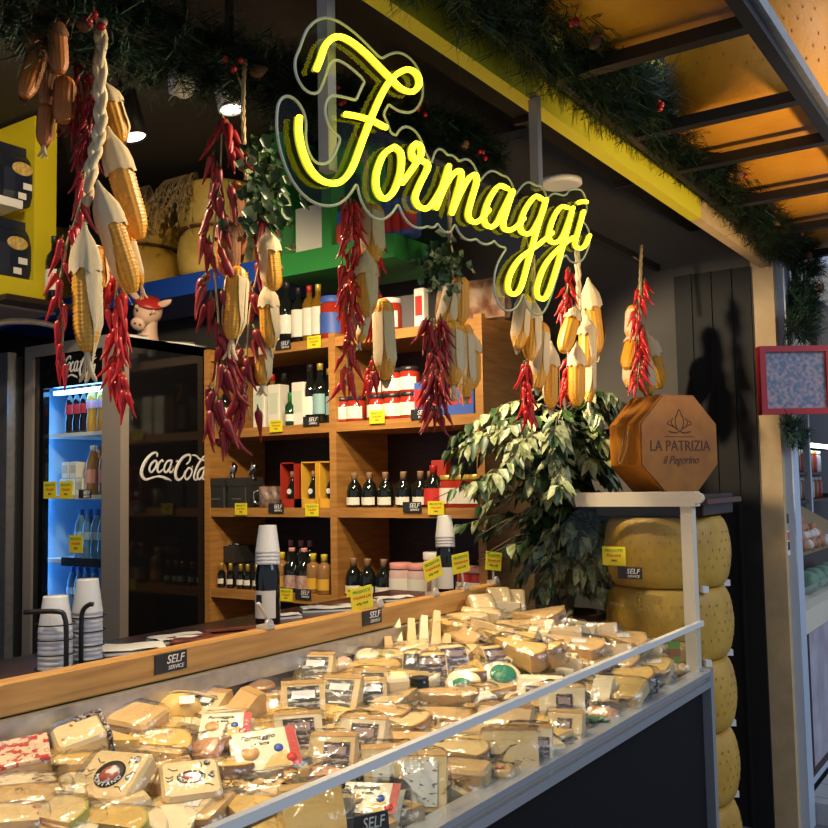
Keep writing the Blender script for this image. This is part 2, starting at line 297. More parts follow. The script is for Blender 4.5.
# ---------------- upper coloured storey
def frame_unit(name, label, m, y0, y1, posts, zt=3.28):
    u = thing(name, label, 'shelf', (XS,(y0+y1)/2,2.52)); Lu = Matrix.Translation((-XS,-(y0+y1)/2,-2.52))
    b = B(); b.box((XS-.02,y0,2.53),(XS+.45,y1,2.64), m, Lu); b.build('base_board', u)
    for y in posts: b = B(); b.box((XS-.015,y-.03,2.64),(XS+.45,y+.03,zt), m, Lu); b.build('upright', u)
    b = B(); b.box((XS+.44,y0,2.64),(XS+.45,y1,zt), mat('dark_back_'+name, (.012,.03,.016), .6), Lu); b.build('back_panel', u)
    return u
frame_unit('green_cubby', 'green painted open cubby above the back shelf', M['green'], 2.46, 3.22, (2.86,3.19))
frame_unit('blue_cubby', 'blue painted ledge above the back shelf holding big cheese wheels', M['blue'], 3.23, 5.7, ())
# yellow unit on the left
YY = 3.95
yu = thing('yellow_cabinet', 'yellow painted wall cabinet at far left holding pasta bags', 'cabinet', (2.4,YY,2.37)); Ly = Matrix.Translation((-2.4,-YY,-2.37))
b = B(); b.box((1.4,YY,2.37),(2.76,YY+.34,2.48), M['yel'], Ly); b.build('base_board', yu)
b = B(); b.box((2.64,YY+.002,2.48),(2.76,YY+.34,3.28), M['yel'], Ly); b.build('side_panel', yu)
b = B(); b.box((1.4,YY+.30,2.48),(2.64,YY+.34,3.28), M['yel'], Ly); b.build('back_panel', yu)
b = B(); b.box((1.4,YY-.03,2.80),(2.56,YY+.30,2.84), M['white'], Ly); b.build('shelf_board', yu)
b = B(); b.box((1.4,YY-.0,2.335),(2.76,YY+.34,2.37), M['taupe'], Ly); b.build('underside', yu)
b = B(); b.box((2.42,YY-.13,2.345),(2.80,YY-.001,2.37), M['dwood']); tag(b.build('bottle_ledge'), 'narrow dark ledge under the front edge of the yellow cabinet', 'shelf')
# pasta bags
def pasta():
    o = thing('pasta_bag', 'x', 'pasta bag'); b = B()
    ring = lambda w,d,z: [(-w,-d,z),(-w*.4,-d*1.25,z),(w*.4,-d*1.25,z),(w,-d,z),(w,d,z),(-w,d,z)]
    b.rings([ring(.085,.035,0),ring(.092,.05,.05),ring(.09,.05,.16),ring(.088,.03,.22),ring(.088,.006,.25),ring(.088,.004,.29)], M['navy'], False); b.build('bag', o)
    b = B(); b.lathe([(.055,0),(.05,.004)], mat('pasta_print', (.70,.52,.18), .5, col2=(.45,.28,.06), scale=80), 16, basis((0,-.064,.165),(1,0,0),(0,0,1)) @ Matrix.Diagonal((1,.6,1,1))); b.build('pasta_picture', o)
    b = B(); b.box((-.02,-.066,.02),(.02,-.062,.05), M['paper']); b.box((.005,-.066,.07),(.05,-.062,.10), M['paper']); b.build('paper_sticker', o)
    return o
pb = None
for i, (px, z, lab) in enumerate([(18,2.84,'navy pasta bag at the right end of the upper yellow cabinet shelf'),(-16,2.84,'navy pasta bag second from right on upper yellow cabinet shelf, at photo edge'),(14,2.48,'navy pasta bag on lower yellow shelf, farthest left'),(30,2.48,'low navy pasta bag at right end of the lower yellow shelf')]):
    p = at(px, 150, Y=YY+.05); mx = T(p.x, YY+.075, z+.001, 0, 0, 0, 1.0 if i < 3 else .62)
    if i == 0: pb = pasta(); pb.matrix_world = mx; pb['label'] = lab; pb['group'] = 'pasta bags in the yellow cabinet'
    else: dup(pb, mx, lab, 'pasta bags in the yellow cabinet')
# ================================================================ SHELF GOODS
def bottle(name, label, prof, m, capm=None, labm=None, lz=None, cat='bottle', seg=18, labcol=None, nz=None):
    o = thing(name, label, cat); b = B(); b.lathe(prof, m, seg); b.build('bottle_body', o)
    top = prof[-1]; r = top[0]
    b = B(); b.lathe([(r*1.08,(nz or top[1]-.03)),(r*1.1,top[1]-.002),(r*1.1,top[1]+.004),(.001,top[1]+.005)], capm or M['foil'], 14); b.build('cap', o)
    if labm:
        rr = max(p[0] for p in prof)+.0012; b = B()
        b.rings([[(rr*math.cos(a), rr*math.sin(a), z) for a in [PI+R(-72)+R(144)*k/12 for k in range(13)]] for z in lz], labm, True, closed=False); b.build('paper_label', o)
    return o
WINE = [(.030,0),(.037,.006),(.038,.17),(.034,.20),(.016,.235),(.0145,.30)]
SQ = [(.030,0),(.034,.004),(.034,.18),(.026,.20),(.014,.215),(.013,.265)]
BALS = [(.032,0),(.036,.006),(.036,.07),(.028,.10),(.014,.118),(.013,.15)]
MINI = [(.018,0),(.02,.004),(.02,.07),(.009,.085),(.009,.115)]
def jar(name, label, r, h, m, lidm, labm=M['lab'], cat='jar'):
    o = thing(name, label, cat); b = B(); b.lathe([(r*.9,0),(r,.006),(r,h*.75),(r*.85,h*.84),(r*.85,h*.86)], m, 18); b.build('jar_body', o)
    b = B(); b.lathe([(r*.93,h*.84),(r*.95,h*.86),(r*.95,h*.985),(r*.9,h),(.001,h)], lidm, 18); b.build('lid', o)
    if labm:
        b = B(); b.rings([[((r+.0012)*math.cos(a), (r+.0012)*math.sin(a), z) for a in [PI+R(-70)+R(140)*k/12 for k in range(13)]] for z in (h*.12,h*.6)], labm, True, closed=False); b.build('paper_label', o)
    return o
PR = {}
def put(key, make, px, z, dx, label, group, rz=0, s=1):
    """stand a copy of a prototype on a shelf board: px is the photo column, dx its set-back from the shelf front"""
    p = at(px, 450, X=XS+dx); mx = T(XS+dx, p.y, z+.0005, rz, 0, 0, s*1.06)
    if key not in PR:
        PR[key] = make(); PR[key].matrix_world = mx; PR[key]['label'] = label
        if group: PR[key]['group'] = group
        return PR[key]
    return dup(PR[key], mx, label, group)
k_oil = lambda: bottle('oil_bottle','x', SQ, M['glassb'], M['foil'], M['lab'], (.03,.16))
k_oilr = lambda: bottle('oil_bottle','x', SQ, M['oil'], M['redcap'], M['lab'], (.03,.16))
k_oilg = lambda: bottle('oil_bottle','x', SQ, M['oil'], M['gold'], M['lab'], (.03,.16))
k_wine = lambda: bottle('wine_bottle','x', WINE, M['glassb'], M['foil'], M['lab'], (.05,.14))
k_bals = lambda: bottle('vinegar_bottle','x', BALS, M['glassb'], mat('cork_cap',(.28,.16,.09),.6), M['lab'], (.012,.045))
k_mini = lambda: bottle('miniature_bottle','x', MINI, M['glassb'], M['gold'], M['lab'], (.02,.045))
def carton(name, label, w, d, h, m, pm=None, cat='box'):
    o = thing(name, label, cat); b = B(); b.rbox((-d/2,-w/2,0),(d/2,w/2,h), m, .003); b.build('carton', o)
    if pm: b = B(); b.box((-d/2-.001,-w*.36,h*.3),(-d/2,w*.36,h*.8), pm); b.build('printed_panel', o)
    return o
g = 'oil bottles on the top shelf'
put('oil', k_oil, 279, 2.2, .07, 'dark oil bottle with cream label, leftmost on the top shelf', g, s=.92)
put('wine', k_wine, 288, 2.2, .06, 'tall slim dark bottle second from left on the top shelf', g)
put('oil', k_oil, 300, 2.2, .07, 'dark oil bottle with cream label and black cap, third on top shelf', g)
put('oilr', k_oilr, 311, 2.2, .07, 'amber oil bottle with red cap on the top shelf', g)
put('oilg', k_oilg, 320, 2.2, .07, 'amber oil bottle with gold cap on the top shelf', g)
tag_ = put('bjar', lambda: jar('preserve_jar','x',.062,.20,M['jam'],M['bluep'],M['bluep']), 335, 2.2, .08, 'large jar with blue label and blue lid on the top shelf', None)
g = 'jars and packs on the top right shelf'
put('rjar', lambda: jar('preserve_jar','x',.052,.15,M['jam'],M['lid'],M['lab']), 393, 2.2, .08, 'red preserve jar with white lid on the top right shelf', g)
put('tin', lambda: carton('grey_carton','x',.17,.12,.16,mat('grey_card',(.10,.09,.09),.6)), 408, 2.2, .16, 'plain grey carton set back on the top right shelf', None)
put('spice', lambda: carton('spice_carton','x',.05,.04,.17,M['lab'],M['redink']), 424, 2.2, .06, 'slim white and red carton on the top right shelf', None)
def snack(i):
    o = thing('snack_bag','x','snack bag'); b = B()
    ring = lambda w,d,z: [(-d,-w,z),(-d*1.5,0,z),(-d,w,z),(d,w,z),(d*1.5,0,z),(d,-w,z)]
    b.rings([ring(.05,.02,0),ring(.055,.03,.05),ring(.05,.02,.13),ring(.05,.004,.17)], mat('brown_snack_bag',(.20,.07,.035),.45,col2=(.45,.30,.18),scale=18), False); b.build('bag', o); return o
for i, px in enumerate((452,466,478,490,500)): put('snack', lambda: snack(0), px, 2.2, .06+.03*(i%2), ORD[i]+' brown snack bag from the left at the right end of top shelf', 'snack bags at the right end of the top shelf', rz=.2*(i%3-1))
# shelf two
g = 'bottles and boxes on the second shelf, left bay'
put('wine', k_wine, 226, 1.79, .08, 'dark bottle half hidden by the chilli bunch, second shelf', g, s=.8)
put('oilb', lambda: carton('oil_carton','x',.075,.07,.20,M['lab'],mat('pale_green_print',(.62,.66,.50),.5)), 264, 1.79, .06, 'white oil carton just right of the chilli bunch, second shelf', g)
put('oilb', k_oil, 279, 1.79, .06, 'white printed carton in the middle of second shelf, left bay', g)
put('oilb', k_oil, 303, 1.79, .06, 'white printed carton right of the small green bottle', g)
put('gbot', lambda: bottle('small_green_bottle','x', MINI, mat('green_glass',(.01,.05,.02),.08), M['greencap'], M['lab'], (.015,.04)), 291, 1.79, .03, 'small green bottle with green cap between white cartons', None, s=1.3)
put('oilr', k_oilr, 273, 1.79, .16, 'red capped bottle behind the white cartons, second shelf', g)
put('oil', k_oil, 285, 1.79, .17, 'dark bottle behind the white cartons, second shelf', g)
put('wine', k_wine, 311, 1.79, .07, 'tall dark bottle right of the white cartons, second shelf', g, s=.93)
put('gwine', lambda: bottle('wine_bottle','x', WINE, M['glassb'], M['gold'], mat('teal_label',(.25,.42,.42),.5), (.05,.15)), 321, 1.79, .07, 'tall dark bottle with teal label and gold neck, second shelf', g, s=.93)
put('gwine', k_wine, 330, 1.79, .10, 'dark teal labelled bottle touching the middle upright', g, s=.85)
g = 'red preserve jars on the second shelf, right bay'
red = lambda: jar('preserve_jar','x',.046,.115,M['jam'],M['foil'],M['lab'])
for i, (px, lv) in enumerate([(344,0),(357,0),(378,0),(394,0),(411,0),(394,1),(411,1),(376,1)]):
    put('red', red, px, 1.79+lv*.116, .07, 'red preserve jar, %s, %s of its row from the left' % ('bottom row of second shelf' if not lv else 'stacked in the upper row', ORD[[0,1,2,3,4,1,2,0][i]]), g)
for i, px in enumerate((424,440,456,470)):
    put('bpk', lambda: carton('blue_packet','x',.075,.05,.15,M['bluep'],M['redink']), px, 1.79, .07, ORD[i]+' blue and red packet from the left on the second shelf', 'blue packets on the second shelf')
# shelf three
g = 'black gift cartons on the third shelf'
def blackbox():
    o = thing('black_gift_carton','x','box'); b = B(); b.rbox((-.06,-.06,0),(.06,.06,.14), M['carton'], .003); b.build('carton', o)
    b = B(); b.box((-.063,-.062,.105),(.062,.062,.145), M['carton']); b.build('box_lid', o)
    b = B(); b.box((-.0615,-.03,.04),(-.06,.03,.046), M['grey']); b.build('silver_line', o); return o
put('bbox', blackbox, 224, 1.385, .07, 'black gift carton at the left end of the third shelf', g); put('bbox', blackbox, 245, 1.385, .07, 'black gift carton second from left on the third shelf', g)
def stopper():
    o = thing('bottle_stopper','x','stopper'); b = B(); b.tube(spline([(0,0,0),(0,.006,.03),(.0,-.008,.06),(0,.004,.08)],4), lambda t: .008+.01*math.sin(t*PI), M['chrome'], 8); b.build('figure', o)
    b = B(); b.lathe([(.02,-.002),(.02,.004)], M['chrome'], 12); b.build('foot', o); return o
put('stop', stopper, 233, 1.532, .07, 'chrome bottle stopper on the leftmost black carton', 'chrome stoppers on the black cartons'); put('stop', stopper, 253, 1.532, .07, 'chrome bottle stopper on the second black carton', 'chrome stoppers on the black cartons')
def mug():
    o = thing('dark_mug','x','mug'); b = B(); b.lathe([(.03,0),(.034,.004),(.036,.10),(.032,.10),(.03,.01)], mat('brown_print_tin',(.10,.06,.05),.4,col2=(.30,.20,.16),scale=40), 18); b.build('mug_body', o)
    b = B(); b.tube([(-.02,.03,.08),(-.03,.05,.075),(-.03,.055,.05),(-.03,.05,.025),(-.02,.03,.02)], .005, M['chrome'], 6); b.build('handle', o); return o
put('mug', mug, 266, 1.385, .05, 'brown printed tin mug left of the gift boxes, third shelf', 'printed tin mugs on the third shelf'); put('mug', mug, 275, 1.385, .09, 'brown printed tin mug nearest the red gift box', 'printed tin mugs on the third shelf')
def gift(m, m2):
    o = thing('gift_box','x','gift box'); b = B(); w, h = .045, .21
    b.box((-.04,-w,0),(.04,-w+.006,h), m); b.box((-.04,w-.006,0),(.04,w,h), m); b.box((-.04,-w,h-.006),(.04,w,h), m); b.box((-.04,-w,0),(.04,w,.04), m); b.box((.034,-w,0),(.04,w,h), m2); b.build('box_shell', o)
    c = B(); c.lathe([(.022,.04),(.026,.05),(.026,.09),(.010,.125),(.009,.165)], M['glassb'], 14, Matrix.Translation((-.005,0,0))); c.build('bottle', o)
    c = B(); c.lathe([(.0105,.14),(.0105,.168)], mat('cork_cap',(.28,.16,.09),.6), 12, Matrix.Translation((-.005,0,0))); c.build('bottle_cap', o)
    c = B(); c.lathe([(.013,0),(.013,.003)], M['lab'], 12, basis((-.031,0,.075),(0,1,0),(0,0,1))); c.build('round_seal', o); return o
put('gr', lambda: gift(M['redbox'], mat('dark_red_card',(.2,.015,.01),.6)), 293, 1.385, .06, 'red open gift box holding a small bottle, third shelf', None)
put('gy', lambda: gift(M['ybox'], mat('dark_yellow_card',(.45,.24,.03),.6)), 314, 1.385, .06, 'yellow open gift box holding a small bottle, next to the red one', 'yellow gift boxes'); put('gy', None, 332, 1.385, .08, 'yellow gift box cut off by the middle upright', 'yellow gift boxes')
for i, px in enumerate((354,369,385,403,420,430)): put('bals', k_bals, px, 1.385, .06 if i < 5 else .13, ORD[i]+' dark vinegar bottle from left on the third shelf, right bay', 'vinegar bottles on the third shelf')
put('rbot', lambda: bottle('red_label_bottle','x',BALS,M['glassb'],M['redcap'],M['redink'],(.01,.07)), 433, 1.385, .05, 'dark bottle with red round label in front of red carton', None, s=1.15)
put('rcar', lambda: carton('red_carton','x',.075,.05,.2,M['redbox']), 441, 1.385, .16, 'tall red carton behind the jars on third shelf', None)
for i, px in enumerate((449,463,476)): put('gjar', lambda: jar('preserve_jar','x',.043,.135,M['jam'],M['gold'],M['lab']), px, 1.385, .06, ORD[i]+' red jar with gold cloth lid from left on third shelf', 'red jars with gold lids')
# shelf four
g = 'miniature bottles on the fourth shelf'
for i, px in enumerate((221,230,240,247,256)): put('mini', k_mini, px, .97, .05, ORD[i]+' miniature bottle from the left on the fourth shelf', g)
def caddy():
    o = thing('black_tray_box','x','box'); b = B(); b.box((-.08,-.10,0),(.08,.10,.08), M['carton']); b.build('carton', o)
    for k in range(4): c = B(); c.lathe([(.016,0),(.018,.012),(.001,.014)], M['chrome'], 10, Matrix.Translation((-.03,-.066+.044*k,.08))); c.build('silver_cap', o)
    return o
put('cad', caddy, 232, 1.095, .18, 'black box with silver caps behind the miniature bottles', None)
b = B(); b.box((-.08,-.12,0),(.08,.12,.124), M['carton']); tag(b.build('black_carton', None, T(XS+.2,at(232,450,X=XS+.2).y,.97)), 'plain black carton under the silver capped box', 'box')
for i, px in enumerate((291,303)): put('mug2', lambda: bottle('liqueur_bottle','x',[(.036,0),(.04,.005),(.04,.12),(.02,.14),(.014,.20)],M['glassb'],M['pink'],mat('round_brown_label',(.30,.12,.10),.5,col2=(.55,.40,.32),scale=40),(.02,.08)), px, .97, .06, ORD[i]+' dark liqueur bottle with round brown label, fourth shelf', 'liqueur bottles on the fourth shelf')
for i, (px, dx) in enumerate(((281,.09),(312,.07),(323,.05))): put('brn', lambda: bottle('cream_liqueur_bottle','x',[(.03,0),(.034,.005),(.034,.11),(.03,.13),(.014,.14),(.014,.175)],M['brownb'],mat('yellow_cap',(.7,.55,.04),.4),M['ybox'],(.02,.07)), px, .97, dx, ORD[i]+' brown bottle with yellow cap from left, fourth shelf', 'brown yellow-capped bottles on the fourth shelf')
for i, px in enumerate((290,300,309)): put('tb', lambda: bottle('dark_tall_bottle','x',SQ,M['glassb'],M['pink'],None), px, .97, .20, ORD[i]+' tall dark bottle at the back of the fourth shelf', 'tall bottles at the back of the fourth shelf', s=.85)
for i, px in enumerate((352,366,382)): put('bals', k_bals, px, .97, .06, ORD[i]+' dark vinegar bottle from left on the fourth shelf', 'vinegar bottles on the fourth shelf', s=1.08)
for i, px in enumerate((399,417)): put('pj', lambda: jar('honey_jar','x',.052,.155,mat('pale_pink_jar',(.62,.42,.38),.3),M['pink'],M['lab']), px, .97, .05, ('left' if i == 0 else 'right')+' pink-lidded jar of the pair on the fourth shelf', 'pink-lidded jars')
put('wj', lambda: jar('white_jar','x',.055,.2,mat('pale_jar',(.55,.48,.40),.2),M['lid'],None), 433, .97, .12, 'tall pale jar with white lid behind the yellow tags', None)
for i, px in enumerate((466,476)): put('red2', lambda: jar('preserve_jar','x',.05,.15,M['jam'],M['pink'],M['lab']), px, .97, .06, ('left' if i == 0 else 'right')+' red jar at right end of the fourth shelf', 'red jars at the right end of fourth shelf')
# shelf five
for i, px in enumerate((225,236,246)): put('shk', lambda: bottle('pepper_shaker','x',[(.03,0),(.022,.03),(.018,.06),(.03,.09)],mat('grey_shaker',(.42,.40,.36),.4),M['white'],None,cat='shaker'), px, .60, .06, ORD[i]+' grey shaker from left on the lowest shelf', 'grey shakers on the lowest shelf')
# upper cubby goods
for i, px in enumerate((346,357,396,405,414)): put('tub', lambda: jar('snack_tub','x',.05,.17,M['bluep'],M['bluep'],M['redink'],'tub'), px, 2.64, .08, ORD[i]+' blue snack tub from left in the green cubby', 'blue tubs in the green cubby')
b = B(); b.rbox((-.06,-.11,0),(.06,.11,.26), M['lab'], .004); tag(b.build('white_carton', None, T(XS+.15,at(322,450,X=XS+.15).y,2.64)), 'large pale carton in the green cubby behind the neon F', 'box')
# ---------------- shelf tags
TAGME = {}
def ytag(o, w=.085, h=.06, tilt=0):
    b = B(); b.box((-w/2,-h/2,-.001),(w/2,h/2,.001), M['tag']); b.build('card', o)
    text('PRODOTTI', h*.22, M['greenink'], o, T(0,h*.28,.0015)); text('ITALIANI', h*.22, M['redink'], o, T(0,h*.02,.0015)); text('TIPICI', h*.15, M['ink'], o, T(0,-h*.25,.0015))
def selftag(o, w=.10, h=.045):
    b = B(); b.box((-w/2,-h/2,-.001),(w/2,h/2,.001), M['slate']); b.build('card', o)
    text('SELF', h*.62, M['chalk'], o, T(w*.12,h*.14,.0015), shear=.25); text('SERVICE', h*.30, M['chalk'], o, T(w*.14,-h*.28,.0015), shear=.25)
YT = None; ST = None
for px, py, lab in [(314,342,'top shelf, left bay'),(276,426,'second shelf, below the white cartons'),(377,417,'second shelf, left end of the right bay'),(241,509,'third shelf, below the black cartons'),(312,510,'third shelf, below the gift boxes'),(436,508,'third shelf, below the red carton'),(354,595,'fourth shelf, below the vinegar bottles'),(286,595,'fourth shelf, beside the wine bottle')]:
    p = at(px, py, X=XS-.006); mx = FACEX(p)
    l = 'yellow price tag on the shelf edge, '+lab
    if YT is None: YT = thing('price_tag', l, 'price tag', mx, 'yellow price tags on the shelf edges'); ytag(YT)
    else: dup(YT, mx, l, 'yellow price tags on the shelf edges')
for px, py, X, lab in [(311,421,XS-.004,'second shelf, left bay'),(420,414,XS-.004,'second shelf, right bay'),(276,508,XS-.004,'third shelf, left bay'),(412,507,XS-.004,'third shelf, right bay'),(303,594,XS-.004,'fourth shelf, left bay'),(283,345,XS-.004,'top shelf, left end')]:
    mx = FACEX(at(px, py, X=X)); l = 'black self service tag on the '+lab
    if ST is None: ST = thing('self_service_tag', l, 'sign', mx, 'black self service tags on the shelf edges'); selftag(ST)
    else: dup(ST, mx, l, 'black self service tags on the shelf edges')
for px, py, lab in [(171,662,'black self service plate on the wooden ledge, nearest the camera'),(372,617,'black self service plate on the wooden ledge near its far end')]:
    dup(ST, FACEY(at(px, py, Y=1.795)) @ Matrix.Scale(1.0,4), lab, 'self service plates on the wooden ledge')
# ================================================================ DRINKS FRIDGE
FX, FY0, FY1 = 2.98, 3.725, 4.50; FZ = 2.235
fr = thing('drinks_fridge', 'tall black glass-door drinks fridge with glowing blue interior', 'fridge', (FX,4.1,0)); Lf = Matrix.Translation((-FX,-4.1,0))
b = B(); b.box((FX+.03,FY0,0),(FX+.62,FY0+.03,FZ), M['blackg'], Lf); b.build('side_panel', fr)
b = B(); b.box((FX+.03,FY1-.03,0),(FX+.62,FY1,FZ), M['fridgein'], Lf); b.build('inner_side', fr)
b = B(); b.box((FX+.58,FY0+.03,0),(FX+.62,FY1-.03,FZ), M['fridgein'], Lf); b.build('back', fr)
b = B(); b.box((FX+.03,FY0,FZ-.05),(FX+.62,FY1,FZ), M['black'], Lf); b.build('top', fr)
b = B(); b.box((FX+.03,FY0+.03,0),(FX+.58,FY1-.03,.5), M['black'], Lf); b.build('base', fr)
b = B(); zt = FZ+.015
b.box((FX-.02,FY0-.005,.1),(FX+.03,FY0+.135,zt), M['taupe'], Lf); b.box((FX-.02,FY1-.07,.1),(FX+.03,FY1,zt), M['taupe'], Lf); b.box((FX-.02,FY0+.135,zt-.06),(FX+.03,FY1-.07,zt), M['taupe'], Lf); b.build('door_frame', fr)
b = B(); b.box((FX-.005,FY0+.135,2.02),(FX+.03,FY1-.07,zt-.06), M['blackg'], Lf); b.box((FX-.005,FY1-.145,.1),(FX+.03,FY1-.07,2.02), M['blackg'], Lf); b.build('header_panel', fr)
b = B(); b.box((FX+.005,FY0+.135,.1),(FX+.011,FY1-.14,2.02), GLASS, Lf); b.build('door_glass', fr)
FSZ = [at(90,432,X=FX+.1).z, at(90,495,X=FX+.1).z, at(90,560,X=FX+.1).z]
for z in FSZ:
    b = B(); b.box((FX+.07,FY0+.04,z-.02),(FX+.57,FY1-.04,z), M['white'], Lf); b.build('fridge_shelf', fr)
b = B(); b.box((FX+.05,FY0+.14,1.99),(FX+.08,FY1-.15,2.01), mat('fridge_led', (1,1,1), .4, emit=(.16,.48,1), estr=16), Lf); b.box((FX+.06,FY1-.05,.6),(FX+.08,FY1-.035,2.0), MATS['fridge_led'], Lf); b.build('led_strip', fr)
def strokes(b, S, m, to, k, flat=.3, seg=6):
    for pts in S:
        sp = spline([(p[0],p[1],0) for p in pts], 5); rs = [p[2] if len(p) > 2 else 11 for p in pts]
        P = [to(p.x, p.y) for p in sp]; n = len(rs)-1
        def rad(t): u = t*n; i = min(int(u), n-1); return (rs[i]+(rs[i+1]-rs[i])*(u-i))*k
        b.tube(P, rad, m, seg)
CC = [[(262,115,9),(265,85,12),(240,75,12),(190,110,16),(140,180,22),(115,250,22),(118,300,20),(150,335,14),(200,325,10),(260,308,10),(310,310,14),(345,325,16),(380,335,10),(405,350,3)],
 [(245,150),(205,190,13),(190,240,13),(210,265),(245,225),(262,170),(245,150)], [(325,165),(310,150),(275,195,14),(268,250,14),(290,265),(320,235,7)],
 [(410,150),(365,160),(340,205,13),(335,250,13),(355,265),(390,215),(412,150)], [(412,150),(390,220,13),(385,260,12),(405,265),(425,235,6)], [(448,162),(468,154)],
 [(545,185,7),(560,180,9),(582,150),(590,110),(570,95,12),(520,120,16),(470,190,20),(445,260,20),(450,320,18),(480,340,14),(515,310,10),(540,250,8)],
 [(575,220),(545,260,13),(535,310,13),(555,335),(590,300),(605,250),(575,220)], [(738,98,8),(705,130),(660,200,14),(630,280,14),(625,325,13),(645,340),(665,310,6)], [(600,100,6),(640,103,10),(680,138,11),(720,150,9),(755,132,5)],
 [(735,215),(685,240,13),(660,290,14),(665,330,12),(690,325),(720,270),(735,215)], [(735,215),(715,280,13),(710,330,12),(738,328,7)]]
b = B(); b2 = Lf
def cc_to(x, y):
    p = at(130+x/9.74, 445+y/9.74, Y=FY0-.001); return Lf @ Vector((p.x, FY0-.001, p.z))
strokes(b, CC, M['chalk'], cc_to, .00052)
lg = b.build('logo_lettering', fr)
for v in lg.data.vertices: v.co.y = (FY0-4.1) - .001 + (v.co.y-(FY0-4.1)+.001)*.12
b = B(); m_ = FACEX((0,0,0)); pc = at(79,366,X=FX-.007)
def cc2(x, y): return Lf @ Vector((FX-.007, pc.y-(x-430)*.00042, pc.z-(y-210)*.00042))
strokes(b, CC, M['chalk'], cc2, .00042); lg = b.build('header_lettering', fr)
for v in lg.data.vertices: v.co.x = -.007 + (v.co.x+.007)*.12
# drinks
SODA = [(.03,0),(.036,.01),(.036,.06),(.031,.09),(.036,.13),(.033,.17),(.014,.225),(.013,.25)]
def inside(key, make, px, z, dx, label, group, s=1):
    p = at(px, 450, X=FX+dx); mx = T(FX+dx, p.y, z+.001, 0, 0, 0, s)
    if key not in PR: PR[key] = make(); PR[key].matrix_world = mx; PR[key]['label'] = label; PR[key]['group'] = group; return
    dup(PR[key], mx, label, group)
for i, px in enumerate((72,79,86)): inside('coke', lambda: bottle('cola_bottle','x',SODA,M['coke'],M['cokelab'],M['cokelab'],(.10,.15)), px, FSZ[0], .13, ORD[i]+' dark cola bottle from left on the top fridge shelf', 'cola bottles in the fridge', 1.0)
for i, px in enumerate((94,104)): inside('fanta', lambda: bottle('orange_drink_bottle','x',SODA,M['orange'],M['bluecap'],mat('lilac_label',(.55,.35,.45),.5),(.11,.15)), px, FSZ[0], .12, ('left' if i == 0 else 'right')+' orange drink bottle with blue cap on the top fridge shelf', 'orange drinks in the fridge', 1.08)
for i, (px, lv) in enumerate(((68,0),(76,0),(84,0),(70,1),(78,1))): inside('milk', lambda: carton('cream_carton','x',.058,.06,.085,M['lab'],mat('beige_print',(.6,.5,.3),.5)), px, FSZ[1]+lv*.088, .13, ('bottom row ' if not lv else 'upper row ')+ORD[i-3*lv]+' cream carton on the second fridge shelf', 'cream cartons in the fridge')
for i, px in enumerate((93,99,106)): inside('ice', lambda: bottle('iced_tea_bottle','x',SODA,M['brownb'],M['white'],M['pink'],(.06,.13)), px, FSZ[1], .13+.04*(i%2), ORD[i]+' brown iced tea bottle on the second fridge shelf', 'iced tea bottles in the fridge')
for i, px in enumerate((82,90,98,105)): inside('wat', lambda: bottle('water_bottle','x',SODA,M['water'],M['bluecap'],mat('pale_blue_label',(.35,.5,.65),.5),(.10,.14)), px, FSZ[2], .14, ORD[i]+' blue water bottle from left on the third fridge shelf', 'water bottles in the fridge')
for i, px in enumerate((74,81,88,96,103)): inside('wat', None, px, at(90,605,X=FX+.1).z-.05, .16, ORD[i]+' small water bottle at the bottom of the fridge', 'water bottles at the fridge bottom', .9)
b = B(); b.box((FX+.07,FY0+.04,at(90,605,X=FX+.1).z-.07),(FX+.57,FY1-.04,at(90,605,X=FX+.1).z-.05), M['white'], Lf); b.build('fridge_shelf', fr)
g = 'yellow tags on the fridge door'
for px, py, lab in [(50,490,'left yellow price tag of the pair on the fridge door'),(66,490,'right yellow price tag of the pair on the fridge door'),(76,544,'single yellow price tag lower on the fridge door')]:
    dup(YT, FACEX(at(px,py,X=FX-.001)) @ Matrix.Diagonal((1.25,1.45,1,1)), lab, g)
dup(ST, FACEX(at(85,494,X=FX-.001)), 'black self service tag beside the yellow pair on fridge door', 'black tags on the fridge door')
p = at(81,550,X=FX+.065); b = B(); b.box((-.002,-.16,-.022),(.0,.16,.022), M['slate']); tag(b.build('shelf_strip', None, T(p.x,p.y,FSZ[2]-.01)), 'dark printed strip along the lower fridge shelf edge', 'sign')
# papers and the pig on top of the fridge
def paper(name, px, py, sx, sy, rz, label, Z, t=.006, group=None):
    p = at(px, py, Z=Z); o = thing(name, label, 'paper', T(p.x,p.y,Z,rz), group); b = B()
    n = 6; vs = [((i/n-.5)*sx,(j/n-.5)*sy,t+.004*math.sin(i*1.7+j)*random.random()) for i in range(n+1) for j in range(n+1)]
    b.faces(vs, [(i*(n+1)+j,(i+1)*(n+1)+j,(i+1)*(n+1)+j+1,i*(n+1)+j+1) for i in range(n) for j in range(n)], M['paper']); b.box((-sx/2,-sy/2,0),(sx/2,sy/2,t*.5), M['paper']); b.build('sheets', o); return o
for i, (x, y, sx, sy, rz, lab) in enumerate([(3.08,3.77,.14,.07,.1,'papers stacked at the front corner of the fridge top'),(3.38,3.80,.16,.10,-.2,'loose white papers on fridge top right of the pig'),(3.52,3.83,.12,.12,.3,'paper sheet at the back right of the fridge top')]):
    o = thing('paper_stack', lab, 'paper', T(x,y,FZ+.001,rz), 'papers on the fridge'); b = B(); b.box((-sx/2,-sy/2,0),(sx/2,sy/2,.012), M['paper']); b.build('sheets', o)
    b = B(); b.quad([(-sx/2,-sy/2,.013),(sx/2,-sy/2,.022),(sx/2,sy/2,.016),(-sx/2,sy/2,.03)], M['paper']); b.build('top_sheet', o)
